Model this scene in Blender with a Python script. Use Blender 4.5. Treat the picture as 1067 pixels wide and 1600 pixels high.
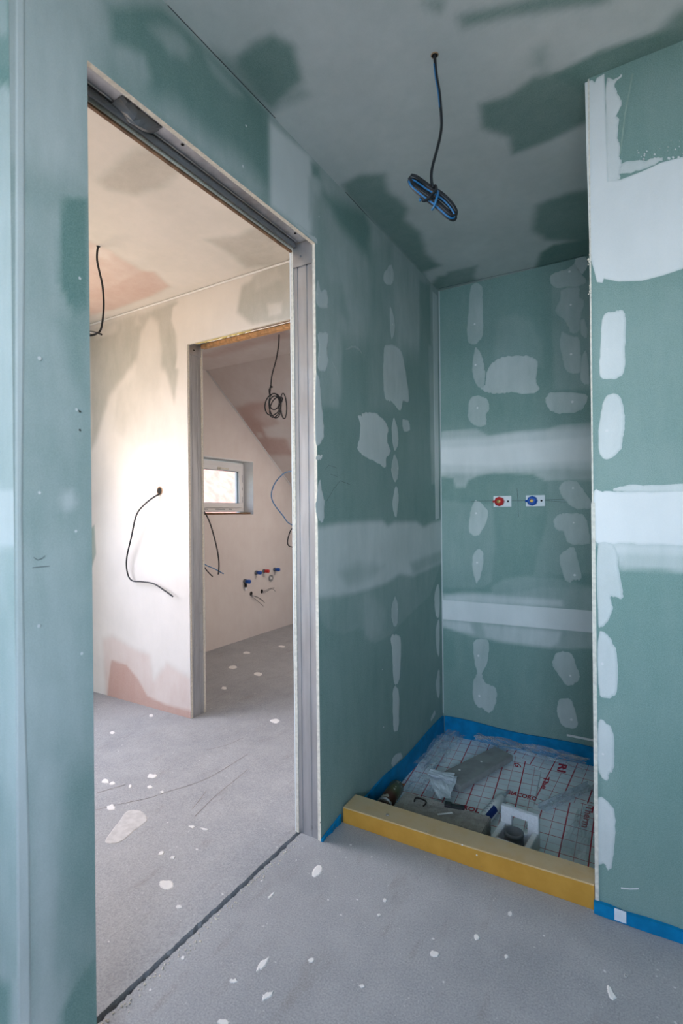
import bpy, bmesh, math, random
import numpy as np
from mathutils import Vector, Matrix
from mathutils.geometry import tessellate_polygon

random.seed(7)
for o in list(bpy.data.objects):
    bpy.data.objects.remove(o)
S = bpy.context.scene
COL = S.collection

# ------------------------------------------------------------------ camera
CAM_H = 1.2
FPX = 800.0                       # focal length in pixels of the 1067x1600 frame (18 mm on 36 mm)
YAW = math.radians(30.7)
F = Vector((-math.sin(YAW), math.cos(YAW), 0))
R = Vector((math.cos(YAW), math.sin(YAW), 0))
U = Vector((0, 0, 1))
ROLL = 0.0100
RR = (R - ROLL * U).normalized()
UU = (U + ROLL * R).normalized()
C0 = Vector((0, 0, CAM_H))
cam = bpy.data.cameras.new('camera')
cam.sensor_fit = 'VERTICAL'
cam.sensor_height = 36.0
cam.lens = 36.0 * FPX / 1600.0
cam.clip_start = 0.02
cam.clip_end = 400
cam.dof.use_dof = True
cam.dof.focus_distance = 2.3
cam.dof.aperture_fstop = 4.0
co = bpy.data.objects.new('camera', cam)
COL.objects.link(co)
co.matrix_world = Matrix(((RR.x, UU.x, -F.x, C0.x), (RR.y, UU.y, -F.y, C0.y), (RR.z, UU.z, -F.z, C0.z), (0, 0, 0, 1)))
S.camera = co


def ray(px, py):
    return F + RR * ((px - 533.5) / FPX) + UU * ((800.0 - py) / FPX)


def at(px, py, axis, val):
    """point of the world where the sight line of a photo pixel meets the plane axis = val"""
    d = ray(px, py)
    i = 'xyz'.index(axis)
    return C0 + d * ((val - C0[i]) / d[i])


# ------------------------------------------------------------------ world, lights, exposure
S.view_settings.view_transform = 'Standard'
S.view_settings.look = 'None'
S.view_settings.gamma = 1.0
S.view_settings.use_curve_mapping = False
S.view_settings.exposure = 0.34
w = bpy.data.worlds.new('sky')
S.world = w
w.use_nodes = True
nt = w.node_tree
sky = nt.nodes.new('ShaderNodeTexSky')
sky.sky_type = 'NISHITA'
sky.sun_disc = False
sky.sun_elevation = math.radians(38)
sky.sun_rotation = math.radians(150)
bg = nt.nodes['Background']
bg.inputs['Strength'].default_value = 0.55
nt.links.new(sky.outputs[0], bg.inputs[0])


def area(name, loc, target, sx, sy, power, color, spread=180):
    l = bpy.data.lights.new(name, 'AREA')
    l.shape = 'RECTANGLE'
    l.size, l.size_y = sx, sy
    l.energy = power
    l.color = color
    l.spread = math.radians(spread)
    o = bpy.data.objects.new(name, l)
    COL.objects.link(o)
    o.location = loc
    o.rotation_euler = (Vector(target) - Vector(loc)).to_track_quat('-Z', 'Y').to_euler()
    return o


# sun outside: it stands behind the house, so no beam enters the rooms
sn = bpy.data.lights.new('sun', 'SUN')
sn.energy = 2.5
sn.angle = math.radians(0.6)
sn.color = (1.0, 0.92, 0.82)
so = bpy.data.objects.new('sun', sn)
COL.objects.link(so)
so.rotation_euler = Vector((-0.62, -0.45, -0.66)).to_track_quat('-Z', 'Y').to_euler()

# daylight entering by an assumed, unseen window in the back wall (cool sky, warm light off the ground)
area('daylight_back_window', (0.35, -1.72, 1.50), (-0.65, 0.0, 0.55), 1.5, 1.0, 19, (0.30, 0.58, 1.0), 125)
# the bright low sky far outside, cut off by the head and the sill of the window
area('horizon_light_outside', (2.6, -7.0, 1.75), (0.35, -1.75, 1.62), 7.0, 1.6, 680, (0.50, 0.75, 1.0))
area('ground_bounce_back_window', (0.35, -1.74, 1.40), (-0.75, 0.0, 2.5), 1.5, 0.9, 9.5, (1.0, 0.80, 0.50), 140)
# daylight entering by an assumed, unseen hall window: sky light downwards, warm light off the sunny ground upwards
area('daylight_hall_window', (-3.33, 1.2, 1.5), (-1.6, 1.32, 0.35), 0.95, 1.1, 20, (0.95, 0.91, 1.0), 125)
area('ground_bounce_hall_window', (-3.35, 1.2, 1.45), (-1.6, 1.35, 2.3), 0.95, 0.9, 12, (1.0, 0.72, 0.47), 140)
# added lamp to brighten the far room, set at an unseen roof window
area('added_roof_window_light', (-1.9, 4.05, 1.74), (-2.6, 3.4, 0.6), 0.6, 0.6, 14, (1.0, 0.87, 0.80))
# portals: they only steer the sampling of the sky
for nm, loc, tg, a, b in (('portal_gable', (-3.46, 3.36, 1.45), (0, 3.36, 1.45), 1.0, 0.52),):
    p = area(nm, loc, tg, a, b, 10, (1, 1, 1))
    p.data.cycles.is_portal = True


# ------------------------------------------------------------------ materials
def mat(name):
    m = bpy.data.materials.new(name)
    m.use_nodes = True
    return m, m.node_tree, m.node_tree.nodes['Principled BSDF']


class N:
    """short-hand for building node trees"""
    def __init__(s, nt): s.nt = nt
    def n(s, t, **kw):
        x = s.nt.nodes.new(t)
        for k, v in kw.items(): setattr(x, k, v)
        return x
    def put(s, sock, v):
        if hasattr(v, 'is_linked') or isinstance(v, bpy.types.NodeSocket): s.nt.links.new(v, sock)
        elif v is not None: sock.default_value = v
    def math(s, op, a, b=None, c=None, clamp=False):
        x = s.n('ShaderNodeMath', operation=op, use_clamp=clamp)
        s.put(x.inputs[0], a)
        if b is not None: s.put(x.inputs[1], b)
        if c is not None: s.put(x.inputs[2], c)
        return x.outputs[0]
    def mix(s, f, a, b, blend='MIX'):
        x = s.n('ShaderNodeMix', data_type='RGBA', blend_type=blend)
        s.put(x.inputs[0], f); s.put(x.inputs[6], a); s.put(x.inputs[7], b)
        return x.outputs[2]
    def obj(s): return s.n('ShaderNodeTexCoord').outputs['Object']
    def geo(s): return s.n('ShaderNodeNewGeometry').outputs['Position']
    def mapping(s, v, scale=(1, 1, 1), rot=(0, 0, 0), loc=(0, 0, 0)):
        x = s.n('ShaderNodeMapping')
        s.put(x.inputs[0], v); x.inputs['Scale'].default_value = scale
        x.inputs['Rotation'].default_value = rot; x.inputs['Location'].default_value = loc
        return x.outputs[0]
    def noise(s, v, scale, detail=4, rough=0.55):
        x = s.n('ShaderNodeTexNoise')
        s.put(x.inputs['Vector'], v)
        x.inputs['Scale'].default_value = scale; x.inputs['Detail'].default_value = detail; x.inputs['Roughness'].default_value = rough
        return x.outputs['Fac']
    def vor(s, v, scale):
        x = s.n('ShaderNodeTexVoronoi')
        s.put(x.inputs['Vector'], v); x.inputs['Scale'].default_value = scale
        return x.outputs['Distance']
    def ramp(s, f, lo, hi, a=0.0, b=1.0):
        x = s.n('ShaderNodeMapRange', interpolation_type='SMOOTHSTEP')
        s.put(x.inputs[0], f)
        for i, v in ((1, lo), (2, hi), (3, a), (4, b)): x.inputs[i].default_value = v
        return x.outputs[0]
    def attr(s, name): return s.n('ShaderNodeAttribute', attribute_name=name).outputs['Fac']
    def bump(s, h, strength, dist, bsdf):
        x = s.n('ShaderNodeBump')
        x.inputs['Strength'].default_value = strength; x.inputs['Distance'].default_value = dist
        s.put(x.inputs['Height'], h)
        s.nt.links.new(x.outputs[0], bsdf.inputs['Normal'])
    def sep(s, v):
        x = s.n('ShaderNodeSeparateXYZ'); s.put(x.inputs[0], v); return x.outputs


def rgba(c): return (c[0], c[1], c[2], 1.0)


def plain(name, col, rough=0.6, metal=0.0, noise=0.0, scale=40.0, bump=0.0, spec=0.4):
    m, t, b = mat(name)
    k = N(t)
    b.inputs['Roughness'].default_value = rough
    b.inputs['Metallic'].default_value = metal
    b.inputs['Specular IOR Level'].default_value = spec
    f = k.noise(k.obj(), scale, 5)
    lo = [c * (1 - noise) for c in col]
    hi = [min(1, c * (1 + noise)) for c in col]
    t.links.new(k.mix(k.ramp(f, 0.3, 0.7), rgba(lo), rgba(hi)), b.inputs['Base Color'])
    if bump: k.bump(f, bump, 0.004, b)
    return m


GREEN = (0.168, 0.300, 0.258)
PINK = (0.50, 0.285, 0.225)
FILL = (0.83, 0.82, 0.80)


def board_material(name, fill=FILL, stretch=(1, 1, 0.25)):
    """plasterboard whose paper shows through where the joint filler (attribute cov) is thin"""
    m, t, b = mat(name)
    k = N(t)
    p = k.geo()
    cov = k.attr('cov')
    streak = k.noise(k.mapping(p, scale=stretch), 22, 5, 0.6)
    cloud = k.noise(p, 3.5, 4)
    grain = k.noise(p, 420, 2, 0.7)
    mid = k.math('MULTIPLY', k.math('MULTIPLY', cov, k.math('SUBTRACT', 1.02, cov)), 4.0)
    amp = k.math('MULTIPLY_ADD', mid, 0.24, 0.03)
    j = k.math('ADD', k.math('MULTIPLY', k.math('SUBTRACT', streak, 0.5), 1.1), k.math('MULTIPLY', k.math('SUBTRACT', cloud, 0.5), 1.3))
    f = k.math('MULTIPLY_ADD', j, amp, cov)
    f = k.math('ADD', f, k.math('MULTIPLY', k.math('SUBTRACT', grain, 0.5), 0.10), clamp=True)
    paper = k.mix(k.attr('pink'), rgba(GREEN), rgba(PINK))
    paper = k.mix(k.ramp(grain, 0.3, 0.7), k.mix(0.12, paper, (0, 0, 0, 1)), k.mix(0.06, paper, (1, 1, 1, 1)))
    fl = k.mix(k.ramp(cloud, 0.3, 0.7), rgba([c * 0.95 for c in fill]), rgba(fill))
    t.links.new(k.mix(f, paper, fl), b.inputs['Base Color'])
    b.inputs['Roughness'].default_value = 0.85
    b.inputs['Specular IOR Level'].default_value = 0.25
    k.bump(k.math('ADD', k.math('MULTIPLY', streak, 0.6), k.math('MULTIPLY', grain, 0.25)), 0.12, 0.002, b)
    return m


M = {}
M['board'] = board_material('plasterboard')
M['ceil'] = board_material('plasterboard_ceiling', stretch=(1, 1, 1))
M['gypsum'] = plain('gypsum_core', (0.74, 0.68, 0.58), 0.9, noise=0.12, scale=90, bump=0.3, spec=0.2)
M['fill'] = plain('joint_filler', (0.78, 0.77, 0.75), 0.85, noise=0.03, scale=30, spec=0.25)
M['tape'] = plain('paper_joint_tape', (0.74, 0.73, 0.72), 0.85, noise=0.03, scale=120, spec=0.2)
M['pencil'] = plain('pencil', (0.06, 0.07, 0.075), 0.7)
M['black'] = plain('black_cable', (0.016, 0.017, 0.02), 0.45, noise=0.2)
M['blue_wire'] = plain('blue_wire', (0.025, 0.17, 0.38), 0.4)
M['dark_hole'] = plain('dark_hole', (0.012, 0.011, 0.01), 0.9)
M['hole_rim'] = plain('broken_gypsum', (0.35, 0.22, 0.13), 0.9, noise=0.4, scale=60)
M['blue_foam'] = plain('blue_edge_foam', (0.002, 0.20, 0.42), 0.6, noise=0.15, scale=20, bump=0.15, spec=0.15)
M['white_plastic'] = plain('white_plastic', (0.80, 0.80, 0.80), 0.35)
M['red_plastic'] = plain('red_plastic', (0.55, 0.02, 0.02), 0.35)
M['blue_plastic'] = plain('blue_plastic', (0.01, 0.09, 0.42), 0.35)
M['brass'] = plain('brass', (0.42, 0.27, 0.10), 0.35, metal=1.0)
M['grey_plastic'] = plain('grey_plastic', (0.14, 0.15, 0.16), 0.45)
M['plank'] = plain('grey_plank', (0.31, 0.31, 0.295), 0.8, noise=0.14, scale=14)
M['paper'] = plain('white_paper', (0.72, 0.76, 0.80), 0.8, noise=0.03)
M['styro'] = plain('polystyrene', (0.80, 0.82, 0.84), 0.8, noise=0.06, scale=160, bump=0.5)
M['blue_label'] = plain('navy_label', (0.012, 0.035, 0.19), 0.4)
M['red_print'] = plain('red_print', (0.52, 0.03, 0.05), 0.5)
M['rust'] = plain('rusty_steel', (0.05, 0.035, 0.03), 0.6, metal=0.5, noise=0.4)
M['pvc'] = plain('window_plastic', (0.78, 0.77, 0.76), 0.3)
M['print'] = plain('dark_print', (0.15, 0.16, 0.2), 0.6)
M['roof_red'] = plain('clay_roof', (0.60, 0.33, 0.26), 0.8, noise=0.2, scale=3)
M['render_white'] = plain('house_render', (0.82, 0.8, 0.76), 0.9, noise=0.04, scale=2)
M['ground'] = plain('garden_ground', (0.42, 0.40, 0.3), 0.95, noise=0.3, scale=0.8)
M['brown_wood'] = plain('brown_packing', (0.18, 0.1, 0.055), 0.8, noise=0.3, scale=30)
M['foam_yellow'] = plain('builders_foam', (0.80, 0.66, 0.25), 0.8, noise=0.2, scale=50, bump=0.5)


def metal_material():
    m, t, b = mat('galvanised_steel')
    k = N(t)
    p = k.geo()
    f = k.noise(k.mapping(p, scale=(1, 1, 0.12)), 30, 5)
    g = k.noise(p, 9, 5)
    c = k.mix(k.ramp(f, 0.3, 0.7), (0.47, 0.47, 0.485, 1), (0.58, 0.58, 0.595, 1))
    c = k.mix(k.ramp(g, 0.66, 0.82), c, (0.20, 0.19, 0.19, 1))
    t.links.new(c, b.inputs['Base Color'])
    b.inputs['Metallic'].default_value = 0.85
    t.links.new(k.ramp(g, 0.2, 0.8, 0.32, 0.55), b.inputs['Roughness'])
    return m


def screed_material():
    m, t, b = mat('cement_screed')
    k = N(t)
    p = k.geo()
    big = k.noise(p, 1.6, 5)
    med = k.noise(p, 9, 6, 0.6)
    fine = k.noise(p, 210, 3, 0.7)
    smear = k.noise(k.mapping(p, scale=(3.2, 0.9, 1), rot=(0, 0, 0.6)), 4.5, 6, 0.65)
    c = k.mix(k.ramp(big, 0.3, 0.7), (0.300, 0.312, 0.330, 1), (0.39, 0.400, 0.415, 1))
    c = k.mix(k.math('MULTIPLY', k.ramp(med, 0.35, 0.75), 0.35), c, (0.48, 0.485, 0.49, 1))
    c = k.mix(k.math('MULTIPLY', k.ramp(smear, 0.54, 0.74), 0.42), c, (0.24, 0.22, 0.20, 1))
    c = k.mix(k.ramp(fine, 0.2, 0.8), k.mix(0.28, c, (0, 0, 0, 1)), k.mix(0.12, c, (1, 1, 1, 1)))
    # plaster specks
    warp = k.n('ShaderNodeVectorMath', operation='ADD')
    k.put(warp.inputs[0], p)
    wn = k.n('ShaderNodeTexNoise'); wn.inputs['Scale'].default_value = 26
    k.put(wn.inputs['Vector'], p)
    sc = k.n('ShaderNodeVectorMath', operation='SCALE'); k.put(sc.inputs[0], wn.outputs['Color']); sc.inputs['Scale'].default_value = 0.03
    t.links.new(sc.outputs[0], warp.inputs[1])
    sp = k.ramp(k.vor(warp.outputs[0], 19), 0.085, 0.045)
    gate = k.ramp(k.noise(p, 5.0, 3), 0.45, 0.53)
    c = k.mix(k.math('MULTIPLY', k.math('MULTIPLY', sp, gate), 0.8), c, (0.72, 0.72, 0.71, 1))
    sp2 = k.ramp(k.vor(warp.outputs[0], 55), 0.14, 0.07)
    gate2 = k.ramp(k.noise(p, 11.0, 3), 0.50, 0.60)
    c = k.mix(k.math('MULTIPLY', k.math('MULTIPLY', sp2, gate2), 0.6), c, (0.70, 0.70, 0.69, 1))
    t.links.new(c, b.inputs['Base Color'])
    b.inputs['Roughness'].default_value = 0.72
    b.inputs['Specular IOR Level'].default_value = 0.35
    k.bump(k.math('ADD', fine, k.math('MULTIPLY', med, 1.5)), 0.18, 0.003, b)
    return m


def foil_material():
    m, t, b = mat('grid_print_foil')
    k = N(t)
    s = k.sep(k.obj())

    def line(v, pitch, off, hw):
        fr = k.math('FRACT', k.math('DIVIDE', k.math('ADD', v, off + 50 * pitch), pitch))
        d = k.math('MULTIPLY', k.math('ABSOLUTE', k.math('SUBTRACT', fr, 0.5)), pitch)
        return k.math('LESS_THAN', d, hw)
    l1 = line(s[0], 0.10, 0.0, 0.0026)
    l2 = k.math('MULTIPLY', line(s[0], 0.10, 0.05, 0.0012), 0.75)
    l3 = line(s[1], 0.10, 0.0, 0.0018)
    l4 = k.math('MULTIPLY', line(s[1], 0.10, 0.05, 0.0010), 0.55)
    f = k.math('MAXIMUM', k.math('MAXIMUM', l1, l2), k.math('MAXIMUM', l3, l4))
    c = k.mix(k.ramp(k.noise(k.obj(), 12, 4), 0.3, 0.7), (0.80, 0.84, 0.85, 1), (0.88, 0.91, 0.92, 1))
    t.links.new(k.mix(f, c, (0.50, 0.02, 0.045, 1)), b.inputs['Base Color'])
    b.inputs['Roughness'].default_value = 0.38
    b.inputs['Specular IOR Level'].default_value = 0.6
    k.bump(k.noise(k.obj(), 16, 3), 0.25, 0.004, b)
    return m


def film_material(name, amount, tint=(0.9, 0.95, 1.0)):
    m, t, b = mat(name)
    k = N(t)
    t.nodes.remove(b)
    out = t.nodes['Material Output']
    tr = k.n('ShaderNodeBsdfTransparent'); tr.inputs[0].default_value = rgba((0.97, 0.98, 0.99))
    gl = k.n('ShaderNodeBsdfGlossy'); gl.inputs['Roughness'].default_value = 0.12
    df = k.n('ShaderNodeBsdfDiffuse'); df.inputs[0].default_value = rgba(tint)
    lw = k.n('ShaderNodeLayerWeight'); lw.inputs[0].default_value = 0.35
    m1 = k.n('ShaderNodeMixShader'); m2 = k.n('ShaderNodeMixShader')
    f = k.math('MULTIPLY_ADD', k.noise(k.obj(), 30, 4), amount, amount * 0.25)
    t.links.new(f, m1.inputs[0]); t.links.new(tr.outputs[0], m1.inputs[1]); t.links.new(df.outputs[0], m1.inputs[2])
    t.links.new(k.math('MULTIPLY', lw.outputs['Facing'], 0.55), m2.inputs[0])
    t.links.new(m1.outputs[0], m2.inputs[1]); t.links.new(gl.outputs[0], m2.inputs[2])
    t.links.new(m2.outputs[0], out.inputs[0])
    return m


def glass_material():
    m, t, b = mat('window_glass')
    k = N(t)
    t.nodes.remove(b)
    tr = k.n('ShaderNodeBsdfTransparent'); gl = k.n('ShaderNodeBsdfGlossy'); gl.inputs['Roughness'].default_value = 0.02
    mx = k.n('ShaderNodeMixShader')
    mx.inputs[0].default_value = 0.05
    t.links.new(tr.outputs[0], mx.inputs[1]); t.links.new(gl.outputs[0], mx.inputs[2])
    t.links.new(mx.outputs[0], t.nodes['Material Output'].inputs[0])
    return m


def beam_material():
    m, t, b = mat('yellow_foam_board')
    k = N(t)
    p = k.obj()
    n1 = k.noise(p, 14, 5)
    g = k.sep(k.n('ShaderNodeNewGeometry').outputs['Normal'])
    # cement dust lies on the faces that look up
    dust = k.math('MULTIPLY', k.ramp(g[2], 0.4, 0.8), k.ramp(n1, 0.15, 0.65, 0.55, 0.9))
    c = k.mix(k.ramp(n1, 0.3, 0.7), (0.52, 0.26, 0.030, 1), (0.60, 0.31, 0.045, 1))
    c = k.mix(dust, c, (0.56, 0.44, 0.27, 1))
    spk = k.math('MULTIPLY', k.ramp(k.vor(p, 60), 0.16, 0.08), k.ramp(k.noise(p, 9, 3), 0.52, 0.62))
    c = k.mix(k.math('MULTIPLY', spk, 0.7), c, (0.20, 0.18, 0.16, 1))
    t.links.new(c, b.inputs['Base Color'])
    b.inputs['Roughness'].default_value = 0.8
    k.bump(k.noise(p, 120, 3), 0.25, 0.002, b)
    return m


def concrete_material():
    m, t, b = mat('rough_concrete')
    k = N(t)
    p = k.obj()
    a = k.noise(p, 26, 6, 0.65); f = k.noise(p, 160, 3, 0.7)
    c = k.mix(k.ramp(a, 0.3, 0.7), (0.27, 0.245, 0.215, 1), (0.40, 0.37, 0.33, 1))
    c = k.mix(k.ramp(f, 0.55, 0.75), c, (0.10, 0.095, 0.09, 1))
    t.links.new(c, b.inputs['Base Color'])
    b.inputs['Roughness'].default_value = 0.9
    k.bump(f, 0.6, 0.004, b)
    return m


def can_material():
    m, t, b = mat('printed_can')
    k = N(t)
    p = k.obj()
    s = k.sep(p)
    st = k.noise(k.mapping(p, scale=(12, 12, 9)), 2.2, 4)
    c = k.mix(k.ramp(s[2], 0.05, 0.11), (0.10, 0.03, 0.018, 1), (0.10, 0.095, 0.03, 1))
    c = k.mix(k.ramp(st, 0.57, 0.62), c, (0.42, 0.38, 0.3, 1))
    t.links.new(c, b.inputs['Base Color'])
    b.inputs['Roughness'].default_value = 0.3
    b.inputs['Metallic'].default_value = 0.3
    return m


M['metal'] = metal_material()
M['screed'] = screed_material()
M['foil'] = foil_material()
M['film'] = film_material('clear_film', 0.22)
M['clear'] = film_material('clear_profile', 0.45)
M['glass'] = glass_material()
M['beam'] = beam_material()
M['concrete'] = concrete_material()
M['can'] = can_material()


# ------------------------------------------------------------------ mesh helpers
def link(name, me, m=None, parent=None, smooth=False):
    o = bpy.data.objects.new(name, me)
    COL.objects.link(o)
    if m is not None: me.materials.append(M[m] if isinstance(m, str) else m)
    if smooth:
        for p in me.polygons: p.use_smooth = True
    if parent is not None:
        o.parent = parent
        o.matrix_parent_inverse = Matrix.Identity(4)
        # meshes are written in world coordinates; move them into the parent's space
        mw = parent_world(parent).inverted()
        if mw != Matrix.Identity(4): me.transform(mw)
    return o


def parent_world(p):
    m = p.matrix_basis.copy()
    while p.parent is not None:
        p = p.parent
        m = p.matrix_basis @ m
    return m


def tag(o, label=None, cat=None, group=None, kind=None):
    if label: o['label'] = label
    if cat: o['category'] = cat
    if group: o['group'] = group
    if kind: o['kind'] = kind
    return o


def thing(name, label, cat, loc, group=None, rot=None):
    o = bpy.data.objects.new(name, None)
    o.empty_display_size = 0.05
    COL.objects.link(o)
    o.location = loc
    if rot: o.rotation_euler = rot
    o.matrix_basis = Matrix.LocRotScale(Vector(loc), o.rotation_euler, None)
    return tag(o, label, cat, group)


def rebase(o, p=None):
    """put the origin of a top-level mesh at its base"""
    me = o.data
    n = len(me.vertices)
    a = np.empty(n * 3); me.vertices.foreach_get('co', a); a = a.reshape(-1, 3)
    if p is None: p = ((a[:, 0].min() + a[:, 0].max()) / 2, (a[:, 1].min() + a[:, 1].max()) / 2, a[:, 2].min())
    p = Vector(p)
    me.transform(Matrix.Translation(-p))
    o.location = p
    o.matrix_basis = Matrix.Translation(p)
    return o


def pydata(verts, faces):
    me = bpy.data.meshes.new('mesh')
    me.from_pydata([tuple(v) for v in verts], [], faces)
    me.update()
    return me


def from_bm(bm):
    bmesh.ops.recalc_face_normals(bm, faces=bm.faces)
    me = bpy.data.meshes.new('mesh')
    bm.to_mesh(me); bm.free()
    return me


def add_box(bm, x0, x1, y0, y1, z0, z1, bevel=0.0, seg=1, mx=None):
    r = bmesh.ops.create_cube(bm, size=1.0)
    vs = r['verts']
    for v in vs:
        v.co = Vector(((x0 + x1) / 2 + v.co.x * (x1 - x0), (y0 + y1) / 2 + v.co.y * (y1 - y0), (z0 + z1) / 2 + v.co.z * (z1 - z0)))
        if mx is not None: v.co = mx @ v.co
    if bevel:
        es = list({e for v in vs for e in v.link_edges})
        bmesh.ops.bevel(bm, geom=es, offset=bevel, segments=seg, affect='EDGES', profile=0.6)


def boxes(name, lst, m, parent=None, bevel=0.0, seg=1):
    bm = bmesh.new()
    for b in lst: add_box(bm, *b, bevel=bevel, seg=seg)
    return link(name, from_bm(bm), m, parent)


def catmull(pts, n=8, closed=False):
    P = [Vector(p) for p in pts]
    out = []
    L = len(P)
    rng = range(L) if closed else range(L - 1)
    for i in rng:
        if closed: a, b, c, d = P[(i - 1) % L], P[i], P[(i + 1) % L], P[(i + 2) % L]
        else: a, b, c, d = P[max(i - 1, 0)], P[i], P[i + 1], P[min(i + 2, L - 1)]
        for k in range(n):
            t = k / n
            out.append(0.5 * ((2 * b) + (c - a) * t + (2 * a - 5 * b + 4 * c - d) * t * t + (3 * b - a - 3 * c + d) * t ** 3))
    if not closed: out.append(P[-1])
    return out


def tube_mesh(pts, r, n=8, sub=8, smooth=True):
    path = catmull(pts, sub) if sub > 1 else [Vector(p) for p in pts]
    verts, faces = [], []
    up = None
    for i, p in enumerate(path):
        t = (path[min(i + 1, len(path) - 1)] - path[max(i - 1, 0)]).normalized()
        if up is None:
            up = t.orthogonal().normalized()
        up = (up - t * up.dot(t)).normalized()
        s = t.cross(up)
        for k in range(n):
            a = 2 * math.pi * k / n
            verts.append(p + (up * math.cos(a) + s * math.sin(a)) * r)
        if i:
            for k in range(n):
                a0 = (i - 1) * n + k; a1 = (i - 1) * n + (k + 1) % n
                faces.append((a0, a1, a1 + n, a0 + n))
    faces.append(tuple(reversed(range(n))))
    faces.append(tuple(range(len(verts) - n, len(verts))))
    return pydata(verts, faces)


def tube(name, pts, r, m, parent=None, n=8, sub=8):
    return link(name, tube_mesh(pts, r, n, sub), m, parent, smooth=True)


def lathe_mesh(prof, n=20, mx=None):
    verts, faces = [], []
    for (r, z) in prof:
        for k in range(n):
            a = 2 * math.pi * k / n
            v = Vector((r * math.cos(a), r * math.sin(a), z))
            verts.append(mx @ v if mx is not None else v)
    for i in range(len(prof) - 1):
        for k in range(n):
            a, b = i * n + k, i * n + (k + 1) % n
            faces.append((a, b, b + n, a + n))
    faces.append(tuple(reversed(range(n))))
    faces.append(tuple(range((len(prof) - 1) * n, len(prof) * n)))
    return pydata(verts, faces)


def axis_matrix(p, d):
    q = Vector(d).normalized().to_track_quat('Z', 'Y')
    return Matrix.Translation(Vector(p)) @ q.to_matrix().to_4x4()


# ------------------------------------------------------------------ plasterboard faces with filler fields
def sdist(poly, X, Y):
    """signed distance to a polygon, negative inside"""
    d = np.full(X.shape, 1e9)
    s = np.ones(X.shape)
    n = len(poly)
    for i in range(n):
        ax, ay = poly[i]; bx, by = poly[i - 1]
        ex, ey = bx - ax, by - ay
        wx, wy = X - ax, Y - ay
        t = np.clip((wx * ex + wy * ey) / (ex * ex + ey * ey + 1e-12), 0, 1)
        d = np.minimum(d, (wx - ex * t) ** 2 + (wy - ey * t) ** 2)
        c1 = Y >= ay; c2 = Y < by; c3 = ex * wy > ey * wx
        s = np.where((c1 & c2 & c3) | (~c1 & ~c2 & ~c3), -s, s)
    return s * np.sqrt(d)


AX = {'x': (1, 2), 'y': (0, 2), 'z': (0, 1)}


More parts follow.
